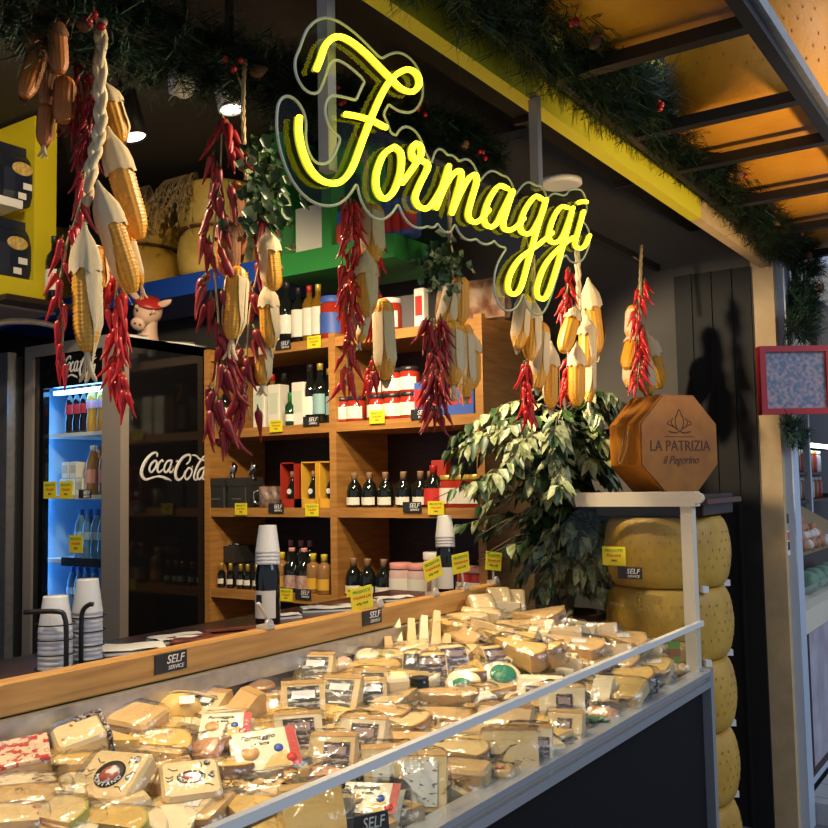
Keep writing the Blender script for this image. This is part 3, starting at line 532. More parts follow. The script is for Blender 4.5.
pg = thing('pig_figurine', 'painted clay pig bust with red hat brim on the fridge top', 'figurine', basis((3.24,3.86,FZ+.001),(.45,-.89,0),(.89,.45,0)))
b = B()
b.lathe([(.055,0),(.06,.01),(.05,.05),(.048,.09),(.05,.12)], M['pigskin'], 16, Matrix.Diagonal((1,1.1,1,1)))
HD = T(0,0,.165) @ Matrix.Rotation(R(28),4,'X') @ Matrix.Rotation(R(20),4,'Y')
b.rings([[(r*math.cos(2*PI*k/18), -y, r*.95*math.sin(2*PI*k/18)+dz) for k in range(18)] for y, r, dz in [(-.085,.004,.01),(-.075,.035,.01),(-.05,.062,.01),(-.01,.074,.008),(.03,.066,0),(.06,.046,-.012),(.085,.036,-.018),(.115,.034,-.02),(.125,.037,-.02),(.132,.036,-.02),(.134,.005,-.02)]], M['pigskin'], True, HD)
for s in (-1,1):
    b.sphere((s*.045,-.05,.036), .012, M['pigskin'], 8, 6, mx=HD)
b.build('body', pg)
for s in (-1,1):
    c = B(); c.rings([[(s*(.055+.05*t)+math.cos(a)*w, -.01+.006*math.sin(a), .055+.05*t+math.sin(a)*w*.4) for a in [2*PI*k/10 for k in range(10)]] for t, w in [(0,.016),(.4,.027),(.8,.02),(1.1,.004)]], M['pigskin'], True, HD); c.build('ear', pg)
    c = B(); c.sphere((s*.013,-.134,-.018), .006, M['ink'], 8, 5, mx=HD); c.build('nostril', pg)
    c = B(); c.sphere((s*.035,-.062,.022), .006, M['ink'], 8, 5, mx=HD); c.build('eye', pg)
c = B(); c.lathe([(.075,.048),(.078,.056),(.058,.066),(.05,.075),(.001,.082)], M['redcap'], 18, HD @ Matrix.Translation((0,.01,0))); c.build('hat', pg)
# bottle on the ledge
o = bottle('wine_bottle', 'dark wine bottle standing beside the yellow cabinet', [(.036,0),(.04,.005),(.04,.2),(.034,.23),(.015,.255),(.014,.32)], M['glassb'], M['foil'], M['lab'], (.06,.16)); o.matrix_world = T(at(54,290,Y=YY-.065).x, YY-.065, 2.371)
# far left cabinet
cb = thing('metal_cabinet', 'dark metal-edged cabinet at the far left edge', 'cabinet', (2.9,4.9,0)); Lc = Matrix.Translation((-2.9,-4.9,0))
b = B(); b.box((2.88,4.53,.1),(2.93,4.62,2.22), M['alu2'], Lc); b.build('door_stile', cb)
b = B(); b.box((2.93,4.515,0),(3.4,4.54,2.2), M['black'], Lc); b.box((3.35,4.54,0),(3.4,5.35,2.2), M['black'], Lc); b.build('shell', cb)
b = B(); b.box((2.95,4.64,0),(3.35,5.35,1.02), M['woody'], Lc); b.build('wood_drawer', cb)
for i in range(6):
    b = B(); b.tube(spline([(0,0,0),(.02,.01,-.08),(.0,0,-.16)],4), lambda t: .012+.018*math.sin(PI*t), M['sausage'], 10)
    tag(b.build('cured_sausage', None, T(2.95+.05*(i%2),4.68+.06*i,1.55-.05*(i%3))), ORD[i]+' hanging cured sausage counted from the metal door edge, far left', 'sausage', 'cured sausages at the far left')
b = B(); b.box((0,0,0),(.05,.3,.2), mat('orange_packet', (.55,.16,.02), .5, col2=(.7,.35,.1), scale=12)); tag(b.build('orange_packet', None, T(2.95,4.66,2.0)), 'orange printed packet at the left edge above the sausages', 'packet')
b = B(); b.tube(spline([at(-25,330,Y=3.9),at(5,322,Y=3.9),at(35,322,Y=3.9),at(60,327,Y=3.9)],6), .014, M['alu2'], 8); tag(b.build('curved_pipe'), 'curved grey metal pipe under the yellow cabinet', 'pipe')
# ================================================================ BIG CHEESE WHEELS
def wheel_mesh(m, r=.23, h=.25, mark=True, name='wheel'):
    b = B(); P = [(.001,0),(r*.86,0),(r*.91,.012)]+[(r*(.93+.075*math.sin(PI*t/10)), .012+(h-.024)*t/10) for t in range(1,10)]+[(r*.91,h-.012),(r*.86,h),(.001,h)]
    b.lathe(P, m, 48, cap=False); return b
def wheel(label, mx, m, group, r=.23, h=.25, face=0):
    o = thing('parmesan_cheese', label, 'cheese wheel', mx, group); b = wheel_mesh(m, r, h)
        # pressed dots and stamp in the rind
    for row, z in enumerate((.30,.42,.54,.66,.78)):
        for k in range(40):
            a = 2*PI*k/40 + (row%2)*.08
            if (k*7+row*5) % 4 == 0: continue
            rr = r*(.93+.075*math.sin(PI*z))+.0005
            q = basis((rr*math.cos(a), rr*math.sin(a), h*z), (-math.sin(a), math.cos(a), 0), (0,0,1)); b.box((-.0016,-.0045,-.0004),(.0016,.0045,.0005), M['rindmark'] if m is not M['rindo'] else mat('orange_rind_imprint', (.42,.16,.015), .6), q)
    b.build('rind_body', o); return o
PX, PY = 3.47, 1.23
g = 'cheese wheels in the floor stack'
names = ['top cheese wheel of the tall stack, carrying the dark wood block','second cheese wheel from the top of the stack','third cheese wheel from the top, level with the black case front','fourth cheese wheel from the top of the tall stack','lowest cheese wheel of the tall stack by the black wall']
HW = .2545; w0 = None
for i in range(5):
    mx = T(PX, PY, 1.362-HW*(i+1)+.0, rz=.7*i)
    w0 = wheel(names[i], mx, M['rind'], g, .228, HW-.006) if i == 0 else (dup(w0, mx, names[i], g), w0)[1]
zb = 1.362-HW*5
for i in range(5):
    for a in (-2.2,-1.0):
        p = (PX+.215*math.cos(a), PY+.215*math.sin(a)) 
        if i: 
            b = B(); b.box((-.012,-.012,-.010),(.012,.012,.012), M['white']); tag(b.build('plastic_spacer', None, T(p[0],p[1],1.362-HW*i-.003,a)), 'small white plastic spacer between the stacked cheese wheels', 'spacer', 'white spacers between wheels')
b = B(); b.lathe([(.2,0),(.2,zb-.002)], M['dwood'], 24); tag(b.build('wooden_plinth', None, T(PX,PY,0)), 'dark round plinth under the tall cheese wheel stack', 'plinth')
b = B(); b.rbox((-.18,-.20,0),(.18,.20,.075), M['dwood'], .004); b.rbox((-.21,-.225,.04),(.21,.225,.06), mat('red_brown_wood', (.09,.03,.012), .45), .003); tag(b.build('wooden_block', None, T(PX,PY,1.363)), 'dark wood block on top of the tall cheese stack', 'block')
# octagonal case
nrm_ = Vector((-.50,-.866,0)); oc = at(680,438,X=3.36); oz = 1.441; ap = .178; rc = ap/math.cos(PI/8)
OM = basis((oc.x, oc.y, oz+ap), Vector((0,0,1)).cross(nrm_), (0,0,1))
ob = thing('octagonal_case', 'orange wooden octagonal cheese case with engraved emblem on the stack', 'case', OM)
b = B(); octa = [(rc*math.cos(PI/8+k*PI/4), rc*math.sin(PI/8+k*PI/4)) for k in range(8)]
b.prism(octa, -.175, -.006, M['box']); b.build('case_body', ob)
b = B(); b.prism([(x*.97,y*.97) for x,y in octa], -.006, 0, M['box']); b.prism([(x*1.006,y*1.006) for x,y in octa], -.06, -.012, M['box']); b.build('case_lid', ob)
text('LA PATRIZIA', .054, M['burn'], ob, T(0,-.008,.001), sx=.92); text('il Pegorino', .042, M['burn'], ob, T(0,-.058,.001), shear=.35, sx=.9)
b = B()
for s in (-1,1):
    for k in range(3): b.tube(spline([(s*.004,.05,0),(s*(.014+.014*k),.06+.004*k,0),(s*(.02+.018*k),.085-.006*k,0),(s*(.012+.016*k),.105-.01*k,0)],4), .002, M['burn'], 5)
b.tube(spline([(-.012,.1,0),(0,.125,0),(.012,.1,0)],4), .002, M['burn'], 5); b.tube(spline([(-.05,.045,0),(-.02,.04,0),(0,.046,0),(.02,.04,0),(.05,.045,0)],4), .0025, M['burn'], 5); b.tube([(-.07,.026,0),(.07,.026,0)], .0012, M['burn'], 5)
b.build('engraved_emblem', ob)
b = B(); b.tube(spline([(-.178,.05,-.07),(-.19,.0,-.06),(-.195,-.06,-.09),(-.186,-.055,-.12),(-.182,.0,-.10),(-.179,.05,-.09)],5), .0022, M['rope'], 6); b.build('string_handle', ob)
# wheels on the blue ledge
g = 'cheese wheels on the blue ledge'; wl = None
for px, n, col, lab in [(62,2,'rind','left stack behind the yellow cabinet'),(150,2,'rind','middle stack behind the corn'),(229,2,'rindl','right stack behind the chilli bunch')]:
    p = at(px, 240, X=3.76)
    for k in range(n):
        mx = T(3.695, p.y, 2.641+k*.262, 1.1*k); l = ('lower' if k == 0 else 'upper')+' cheese wheel on the blue ledge, '+lab
        if wl is None or px == 229 and k == 0: wl = wheel(l, mx, M[col], g, .235, .25)
        else: dup(wl, mx, l, g)
    b = B(); b.lathe([(.205,0),(.232,.0005),(.232,.010),(.205,.011)], M['strap'], 40); tag(b.build('wheel_band', None, T(3.695,p.y,2.641+.2505)), 'thin brown band between the two wheels, '+lab, 'band')
for px, lab in [(140,'dried wheat spray lying over the middle wheels above blue ledge'),(185,'dried wheat spray drooping between the middle and right wheels')]:
    p = at(px, 200, X=3.52); o = thing('dried_spray', lab, 'dried flowers', (3.60,p.y,3.13)); b = B(); c = B()
    for k in range(46):
        a = random.uniform(-1,1); L_ = random.uniform(.10,.34); e = Vector((-.18-.06*random.random(), a*.16, .03-L_*.9)); pts = spline([(0,a*.05,0),(-.12,a*.12,.06),e],4)
        b.tube(pts, .0015, M['straw'], 3)
        for j in range(5):
            q = pts[-1-j//2]; d = Vector((random.uniform(-1,1),random.uniform(-1,1),-1.2)).normalized()*.03
            c.tube([q, q+d*.5, q+d], lambda t: .005*(1-t)+.001, M['straw'], 4)
    b.build('stems', o); c.build('seed_heads', o)
# ================================================================ RACK OF WHEELS OVER THE AISLE
rk = thing('overhead_rack', 'black metal rack carrying cheese wheels above the aisle', 'rack', (3.0,.72,2.45)); Lr = Matrix.Translation((-3.0,-.72,-2.45))
b = B(); b.box((1.0,.47,2.445),(4.6,.50,2.50), M['wire'], Lr); b.box((1.0,.455,2.47),(4.6,.47,2.50), M['alu2'], Lr); b.box((1.0,.93,2.445),(4.6,.95,2.50), M['wire'], Lr); b.build('long_rail', rk)
for x in (1.55,2.02,2.50,2.86,3.35,3.85,4.35): b = B(); b.box((x-.018,.5,2.445),(x+.018,.93,2.475), M['wire'], Lr); b.build('cross_bar', rk)
for x in (1.02,4.58):
    b = B(); b.box((x-.02,.93,2.45),(x+.02,1.0,2.49), M['wire'], Lr); b.build('bracket', rk)
g = 'cheese wheels on the overhead rack'; wr = None
for i, x in enumerate((1.90,2.45+.31,3.28,3.80,4.3)):
    l = ['orange cheese wheel nearest the camera on the overhead rack','second orange cheese wheel along the overhead rack','third orange cheese wheel along the overhead rack','fourth orange cheese wheel along the overhead rack','farthest orange cheese wheel on the overhead rack'][i]
    mx = T(x, .67, 2.502, .5*i)
    if wr is None: wr = wheel(l, mx, M['rindo'], g, .25, .30)
    else: dup(wr, mx, l, g)
l = 'upper cheese wheel beyond the rack edge at the top right corner'
# ================================================================ NEON SIGN
NY = .95
ns = thing('neon_sign', 'yellow neon sign reading Formaggi on clear scalloped acrylic', 'neon sign', at(440,160,Y=NY)); Ln = Matrix.Translation(-at(440,160,Y=NY))
k1 = 3.765; cA = lambda x, y: (270+x/k1, y/k1); cB = lambda x, y: (400+x/4.14, 130+y/4.14)
S = []
S.append([cA(*p) for p in [(175,262),(190,225),(213,165),(252,138),(300,152),(360,198),(420,258),(455,293),(498,335),(538,345),(563,318),(558,283),(528,262),(492,270),(455,302),(420,360),(385,440),(350,530),(312,630),(275,678),(235,690),(190,675),(150,630),(122,560),(110,490),(112,437)]])
S.append([cA(*p) for p in [(285,430),(340,440),(390,456),(437,480)]])
S.append([cA(*p) for p in [(470,552),(430,580),(404,650),(404,712),(430,748),(467,720),(493,650),(496,580),(470,552)]])
S.append([cB(*p) for p in [(10,220),(60,150),(90,100),(85,65),(62,58),(50,88),(62,122),(100,130),(118,152),(86,220),(65,280),(85,320),(122,318),(165,258),(195,190),(205,145)]])
S.append([cB(*p) for p in [(205,145),(178,235),(150,325)]]); S.append([cB(*p) for p in [(150,325),(190,230),(228,176),(254,172),(255,205),(235,275),(215,347)]]); S.append([cB(*p) for p in [(215,347),(252,260),(288,198),(314,185),(320,215),(298,290),(285,350),(302,380),(332,373),(370,330)]])
S.append([cB(*p) for p in [(448,243),(410,232),(370,290),(350,360),(365,398),(400,388),(440,310),(468,250)]]); S.append([cB(*p) for p in [(470,252),(445,330),(430,390),(445,415),(480,402),(515,365)]])
S.append([cB(*p) for p in [(592,287),(560,275),(520,330),(500,395),(515,428),(550,418),(590,345),(608,285)]]); S.append([cB(*p) for p in [(608,285),(570,410),(540,520),(503,650),(472,680),(450,660),(457,600),(500,530),(570,478),(632,425)]])
S.append([cB(*p) for p in [(698,322),(665,320),(635,370),(618,438),(635,466),(670,448),(700,380),(718,320)]]); S.append([cB(*p) for p in [(718,320),(690,430),(660,540),(625,650),(600,698),(572,688),(572,640),(602,560),(650,500),(715,445)]])
S.append([cB(*p) for p in [(762,335),(745,400),(727,468),(742,490),(768,478),(787,435)]]); S.append([cB(*p) for p in [(738,300),(755,297),(774,298)]])
names_ = ['F_stroke','F_crossbar','letter_o','letter_r','m_first_stroke','m_second_stroke','m_last_stroke','a_bowl','a_stem','g_bowl','g_tail','g_bowl','g_tail','letter_i','i_dot']
allp = []
for nm, s in zip(names_, S):
    P3 = spline([at(x,y,Y=NY) for x,y in s], 7); allp += [(p.x,p.z) for p in P3]
    b = B(); b.tube([Ln @ p for p in P3], .0051, NEON, 8); tb = b.build('neon_'+nm.lower(), ns)
    c = B(); c.tube([Ln @ (p+Vector((0,.008,0))) for p in P3], .003, NEONCH, 6); c.build('silicone_channel', tb)
# acrylic plates: contour of all points closer than rad to a stroke (marching squares)
def contour(pts, rad, step=.006):
    x0 = min(p[0] for p in pts)-rad-.02; z0 = min(p[1] for p in pts)-rad-.02; nx = int((max(p[0] for p in pts)+rad+.02-x0)/step)+1; nz = int((max(p[1] for p in pts)+rad+.02-z0)/step)+1
    G = [[1.0]*(nz+1) for _ in range(nx+1)]; w_ = int(rad/step)+3
    for px_, pz_ in pts:
        i0 = int((px_-x0)/step); j0 = int((pz_-z0)/step)
        for i in range(max(0,i0-w_), min(nx,i0+w_)+1):
            for j in range(max(0,j0-w_), min(nz,j0+w_)+1):
                d = math.hypot(x0+i*step-px_, z0+j*step-pz_)
                if d < G[i][j]: G[i][j] = d
    segs = {}
    def lp(a, c, va, vc): t = (rad-va)/(vc-va); return (a[0]+(c[0]-a[0])*t, a[1]+(c[1]-a[1])*t)
    for i in range(nx):
        for j in range(nz):
            q = [(i,j),(i+1,j),(i+1,j+1),(i,j+1)]; v = [G[a][c] for a,c in q]; ins = [x < rad for x in v]
            if all(ins) or not any(ins): continue
            st, en = [], []
            for e in range(4):
                f_ = (e+1)%4
                if ins[e] != ins[f_]:
                    key = tuple(sorted((q[e], q[f_]))); P_ = lp((x0+q[e][0]*step,z0+q[e][1]*step),(x0+q[f_][0]*step,z0+q[f_][1]*step),v[e],v[f_]) if q[e] < q[f_] else lp((x0+q[f_][0]*step,z0+q[f_][1]*step),(x0+q[e][0]*step,z0+q[e][1]*step),v[f_],v[e])
                    (st if ins[e] else en).append((key, P_))
            for a_, c_ in zip(st, en): segs[a_[0]] = (a_[1], c_[0])
    loops = []
    while segs:
        k0 = next(iter(segs)); lo = []; k = k0
        while k in segs: P_, nk = segs.pop(k); lo.append(P_); k = nk
        if len(lo) > 12: loops.append(lo)
    return loops
RAD = .034
loops = contour([p for i,p in enumerate(allp)], RAD)
cu = bpy.data.curves.new('plate', 'CURVE'); cu.dimensions = '2D'; cu.fill_mode = 'BOTH'; cu.extrude = .003
for lo in loops:
    lo = [tuple(sum(lo[(i+d)%len(lo)][c] for d in (-1,0,1))/3 for c in (0,1)) for i in range(len(lo))]
    sp = cu.splines.new('POLY'); sp.points.add(len(lo)-1); sp.use_cyclic_u = True
    for q, p in zip(sp.points, lo): q.co = (p[0], p[1], 0, 1)
oo = bpy.data.objects.new('plate', cu); COL.objects.link(oo); dg = bpy.context.evaluated_depsgraph_get(); dg.update()
me = bpy.data.meshes.new_from_object(oo.evaluated_get(dg)); bpy.data.objects.remove(oo); me.materials.clear(); me.materials.append(ACRYL)
PLM = Ln @ Matrix(((1,0,0,0),(0,0,-1,NY+.016),(0,1,0,0),(0,0,0,1)))
pt = link('acrylic_plate', me, ns, PLM)
EDGE = mat('acrylic_edge_glow_tint', (.66,.62,.42), .35)  # pale colour stands in for neon light carried out to the plate rim
for lo in loops:
    lo = [tuple(sum(lo[(i+d)%len(lo)][c] for d in (-1,0,1))/3 for c in (0,1)) for i in range(len(lo))]
    b = B(); lo2 = lo+[lo[0]]; b.tube([(p[0],p[1],0) for p in lo2], .0026, EDGE, 5); b.build('polished_edge', pt)
for px, y0, y1 in ((328,-40,172),(537,120,190)):
    p0, p1 = at(px,y1,Y=NY+.045), at(px,y0,Y=NY+.045); b = B(); b.box((p0.x-.011,NY+.034,p0.z),(p0.x+.011,NY+.056,2.42), M['taupe'], Ln); b.build('support_bar', ns)
# ================================================================ GARLANDS
def garland(name, label, path, rad, ntips, seed, berries=0, cones=0, nl=.075, ymax=9):
    rnd = random.Random(seed); P = spline(path, 10); cum = [0]
    for a, c in zip(P, P[1:]): cum.append(cum[-1]+(c-a).length)
    def at_(t):
        s = t*cum[-1]
        for i in range(len(P)-1):
            if cum[i+1] >= s: u = (s-cum[i])/max(1e-9,cum[i+1]-cum[i]); return P[i].lerp(P[i+1],u), (P[i+1]-P[i]).normalized(), (i+u)/(len(P)-1)
        return P[-1], (P[-1]-P[-2]).normalized(), 1
    o = thing(name, label, 'garland', P[0]); Lg = Matrix.Translation(-P[0]); bb = B(); mats = [M['needle'],M['needle'],M['needle2'],M['needle3']]; idx = [bb.mi(m) for m in mats[:1]+mats[2:]]
    for k in range(ntips):
        c, t, u = at_(rnd.random()); rr = rad(u) if callable(rad) else rad
        d = Vector((rnd.gauss(0,1),rnd.gauss(0,1),rnd.gauss(0,1))); d = (d-t*d.dot(t)*.6).normalized(); L_ = rr*rnd.uniform(.45,1.0); e = c+d*L_; mi = rnd.choice([idx[0],idx[0],idx[1],idx[1],idx[2]] if L_ > rr*.6 else [idx[0]])
        ax = (d+t*rnd.uniform(-.5,.5)).normalized(); sd = ax.orthogonal().normalized(); s2 = ax.cross(sd)
        for j in range(20):
            q = c.lerp(e, .35+.65*j/19); a = rnd.random()*2*PI; nd = (ax*.75+(sd*math.cos(a)+s2*math.sin(a))*.8).normalized(); w_ = nd.orthogonal().normalized()*.0017; tip = q+nd*nl*rnd.uniform(.4,.75); tip.y = min(tip.y, ymax); q = q.copy(); q.y = min(q.y, ymax-.004)
            vs = [bb.bm.verts.new(Lg @ x) for x in (q-w_, q+w_, tip+w_*.6, tip-w_*.6)]; f_ = bb.bm.faces.new(vs); f_.material_index = mi
    bb.build('fir_needles', o)
    b = B(); b.tube([Lg @ p for p in P], .005, M['needle'], 6); b.build('wire_core', o)
    for k in range(berries):
        c, t, u = at_((k+.5)/berries); rr = rad(u) if callable(rad) else rad; d = Vector((-.4+rnd.uniform(-.4,.4),-1,rnd.uniform(-.9,.3))); d = (d-t*d.dot(t)).normalized()
        b = B()
        for j in range(3): b.sphere(Lg @ (c+d*rr*.86+Vector((rnd.uniform(-.02,.02),rnd.uniform(-.01,.01),rnd.uniform(-.02,.02)))), .0085, M['berry'], 8, 6)
        b.build('berry_cluster', o)
    for k in range(cones):
        c, t, u = at_((k+.35)/cones); rr = rad(u) if callable(rad) else rad; d = Vector((-.5,-.8,-.6)); d = (d-t*d.dot(t)).normalized(); b = B(); b.lathe([(.004,0),(.010,.006),(.015,.016),(.012,.028),(.006,.038),(.002,.044)], M['cone'], 10, Lg @ T(*(c+d*rr*.75), rnd.random()*3, rnd.random()*3)); b.build('pine_cone', o)
    return o
GY = .90
gp = [at(x,y,Y=GY) for x,y in [(330,-130),(430,-62),(500,-14),(560,36),(632,96),(700,146),(750,203),(785,240)]]
garland('fir_garland', 'thick fir garland with red berries draped along the front beam', gp, lambda u: .165-.055*u, 2100, 3, 11, 5, .075, .994)
garland('fir_garland', 'short fir garland drop hanging down the pale column by the red frame', [at(785,232,Y=.90),at(803,262,Y=.90),at(802,300,Y=.90),at(797,338,Y=.90)], .10, 420, 5, 0, 2, .07, .944)
garland('fir_garland', 'small fir sprig below the red picture frame', [at(786,428,Y=.93),at(792,432,Y=.93),at(798,438,Y=.93)], .06, 60, 15, 0, 0, .06, .944)
HY = 1.5
b = B(); b.box((.3,HY-.012,2.46),(4.25,HY+.012,2.49), M['wire']); tag(b.build('hanging_rail'), 'black rail under the ceiling that carries the corn bunches', 'rail')
garland('fir_garland', 'dark inner fir garland wound along the hanging rail behind the sign', [at(x,y,Y=HY+.02) for x,y in [(-30,-5),(60,12),(150,40),(230,62),(300,92),(380,118),(450,140),(490,160)]], lambda u: .115-.01*u, 1300, 9, 5, 4)
# ceiling lamps
def lamp(label, p, d, m, r=.045, L_=.17):
    d = Vector(d).normalized(); o = thing('spotlight', label, 'spotlight', basis(p, d.orthogonal(), d.cross(d.orthogonal())), 'ceiling spotlights'); b = B(); b.lathe([(r*.9,-L_),(r,-L_+.01),(r,0),(r*.88,0),(r*.85,-.012)], m, 20, cap=False); b.lathe([(.001,-L_),(r*.9,-L_)], m, 20, cap=False); b.build('housing', o)
    b = B(); b.lathe([(r*.86,-.010),(r*.86,-.006)], LENS, 20); b.build('lens', o); b = B(); b.tube([(0,0,-L_),(0,.0,-L_-.06)], .008, m, 6); b.build('arm', o); return o
for px, py, Y, lab, m, dd in [(134,138,2.45,'black cylinder spotlight above the corn bunch',M['black'],(.1,-.25,-1)),(232,110,2.2,'white spotlight partly hidden by the garland',M['white'],(.05,-.2,-1))]:
    p = at(px,py,Y=Y); lamp(lab, p, dd, m)
    b = B(); b.box((p.x-.01,Y-.0,p.z+.20),(p.x+.01,Y+.02,3.3), M['black']); tag(b.build('lamp_drop_rod'), 'black drop rod of the '+lab, 'rod')
p = at(183,95,Y=2.3); o = thing('security_camera', 'small white dome-jointed camera on the dark ceiling', 'camera', T(*p)); b = B(); b.sphere((0,0,.03), .04, M['white']); b.build('ball_joint', o); b = B(); b.lathe([(.028,-.08),(.03,0),(.02,.005)], M['white'], 14, basis((-.02,0,0),(0,1,.4),(.9,0,.5))); b.build('body', o); b = B(); b.tube([(0,0,.06),(0,0,3.3-p.z)], .012, M['black'], 6); b.build('mount', o)
for px, py, lab in [(378,108,'round white recessed downlight just right of the neon F'),(560,186,'round white downlight behind the neon sign end')]:
    p = at(px,py,Z=2.63) if px == 560 else at(px,py,Z=2.75); o = thing('downlight', lab, 'downlight', T(*p), 'round white downlights'); b = B(); b.lathe([(.07,.0),(.085,.004),(.085,.02),(.001,.02)], M['white'], 24); b.build('ring', o); b = B(); b.lathe([(.07,.004),(.07,.006)], LENS, 24); b.build('lens', o)
# ================================================================ FICUS
pt_ = thing('ficus_plant', 'variegated ficus plant in a dark planter beside the wooden shelf', 'plant', (3.45,1.62,0))
b = B(); b.lathe([(.11,0),(.13,.02),(.14,.98),(.12,.98),(.115,.94),(.001,.94)], M['dwood'], 24); b.build('planter', pt_)
b = B(); b.tube([(0,0,.94),(.01,.0,1.3),(-.01,-.02,1.6),(.0,0,1.86)], lambda t: .014-.008*t, M['bark'], 8); b.build('trunk', pt_)
rnd = random.Random(21); fb = B(); tb = B(); ig = fb.mi(M['leaf']); il = fb.mi(M['leafl'])
def leaf(b, o, d, up, L_, wd, mi):
    d = d.normalized(); s = d.cross(up).normalized(); n_ = s.cross(d); P = [o, o+d*L_*.3+s*wd+n_*.008, o+d*L_*.65+s*wd*.8-n_*.004, o+d*L_-n_*L_*.22, o+d*L_*.65-s*wd*.8-n_*.004, o+d*L_*.3-s*wd+n_*.008, o+d*L_*.35-n_*.003, o+d*L_*.68-n_*.012]
    v = [b.bm.verts.new(p) for p in P]
    for f_ in ((0,1,6),(1,2,7,6),(2,3,7),(3,4,7),(4,5,6,7),(5,0,6)):
        q = b.bm.faces.new([v[k] for k in f_]); q.material_index = mi; q.smooth = True
for k in range(150):
    h = rnd.uniform(1.06,1.80); a = rnd.uniform(0,2*PI); L_ = rnd.uniform(.24,.56)*(1.05-.45*abs(h-1.5)/.4)
    ca, sa = math.cos(a), math.sin(a)
    if ca > .1: L_ *= .7
    if sa < -.5: L_ *= .74
    if sa > .3 and ca > -.3: L_ *= .8
    e = Vector((ca*L_, sa*L_, h+rnd.uniform(-.02,.10))); st = Vector((0,0,h)); mid = st.lerp(e,.5)+Vector((0,0,.05)); pts = spline([st,mid,e-Vector((0,0,.04))],5); tb.tube(pts, lambda t: .004-.0025*t, M['bark'], 4)
    for j in range(2, len(pts)):
        if pts[j].x < -.17 and pts[j].z < 1.46: continue
        for s in (-1,1,0):
            dd = (pts[j]-pts[j-1]).normalized(); sd = dd.cross(Vector((0,0,1))); d = dd*.6+sd*s*.9+Vector((0,0,rnd.uniform(-.9,-.1)))
            leaf(fb, pts[j], d, Vector((rnd.uniform(-.4,.4),rnd.uniform(-.4,.4),1)), rnd.uniform(.055,.09), rnd.uniform(.014,.022), il if rnd.random() < (.70 if j > 4 else .32) else ig)
tb.build('twigs', pt_); fb.build('foliage', pt_)
# ================================================================ THINGS ON THE COUNTER
def cupstack(b_, r, n, z, m, upside=True):
    c = B(); c.lathe([(r*.72,z+.085),(r*.74,z+.088)] if 0 else [(r,z),(r*1.06,z+.002),(r*1.04,z+.006),(r*.74,z+.09),(r*.72,z+.092),(.001,z+.092)], m, 22, cap=False); return c
def cups(label, mx, n, group=None, r=.036, pitch=.011):
    o = thing('cup_stack', label, 'cup stack', mx, group)
    for k in range(n):
        c = B(); z = k*pitch; c.lathe([(r,z),(r*1.07,z+.002),(r*1.05,z+.008)]+([(r*.76,z+.085),(r*.74,z+.088),(.001,z+.088)] if k == n-1 else [(r*.98,z+.022)]), M['cup'], 22, cap=False); c.build('plastic_cup', o)
    return o
p1, p2 = at(55,672,Z=CT), at(87,662,Z=CT)
cups('shorter stack of white plastic cups in the black wire holder', T(p1.x,p1.y,CT+.006), 8, 'cup stacks in the wire holder', .038, .0125); cups('taller stack of white plastic cups in the black wire holder', T(p2.x,p2.y,CT+.006), 11, 'cup stacks in the wire holder', .036, .0115)
ch = thing('cup_holder', 'black wire cup holder standing on the dark counter', 'holder', T(p1.x,p1.y,CT)); b = B(); d_ = p2-p1
for q, r in ((Vector((0,0,0)),.046),(d_,.044)):
    for z in (.01,.045,.08,.115): b.tube([(q.x+r*math.cos(2*PI*k/28), q.y+r*math.sin(2*PI*k/28), z) for k in range(29)], .0016, M['wire'], 5)
b.build('wire_rings', ch)
for q, sgn in ((Vector((-.016,-.065,0)),-1),(d_+Vector((-.040,-.030,0)),1)):
    b = B(); e = Vector((.563,-.826,0))*sgn*.02; e2 = Vector((.563,-.826,0))*sgn*(.10 if sgn < 0 else .03); b.tube(spline([q+Vector((0,0,.0)),q+Vector((0,0,.10)),q+Vector((0,0,.135))+e*.2,q+Vector((0,0,.15))+e,q+Vector((0,0,.15))+e2],4), .006, M['wire'], 8); b.build('upright', ch)
for i, (px, py, n, lab, lb) in enumerate([(268,628,4,'stack of clear plastic cups upside down on the near wine bottle','dark wine bottle with white label wearing plastic cups, on the counter'),(448,596,4,'stack of clear plastic cups upside down on the far wine bottle','dark wine bottle wearing plastic cups behind the yellow tags')]):
    p = at(px,py,Z=CT); p.y = min(p.y, 2.2); p.x = min(p.x,3.1) if i else p.x
    o = bottle('wine_bottle', lb, [(.036,0),(.041,.006),(.041,.17),(.036,.20),(.019,.245),(.0155,.29)], M['glassb'], M['foil'], M['lab'], (.035,.125)); sc_ = (.93, .90)[i]; o.matrix_world = T(p.x,p.y,CT+.001,.15,0,0,sc_); o['group'] = 'wine bottles with cups on the counter'
    if i == 0:
        b = B(); b.box((-.043,-.012,.085),(-.042,.012,.112), M['ink'], Matrix.Rotation(R(-8),4,'Z')); b.build('label_crest', o)
    cups(lab, T(p.x,p.y,CT+.208*sc_,0,R(-3),R(4)), n, 'cup stacks on the wine bottles', .036, .011)
g = 'paper napkins on the counter'
for i, (px, py, sx, sy, rz, lab) in enumerate([(130,651,.18,.12,-.6,'white folded napkins beside the wire cup holder'),(178,640,.15,.10,-.3,'flat paper behind the near self service plate'),(330,610,.20,.10,-.75,'crumpled white napkin right of the near wine bottle'),(285,618,.10,.06,-.5,'small white paper at the foot of the near wine bottle'),(395,600,.14,.08,-.5,'pale paper under the pink-lidded jars on the counter')]): paper('paper_napkin', px, py, sx, sy, rz, lab, CT+.001, .012, g)
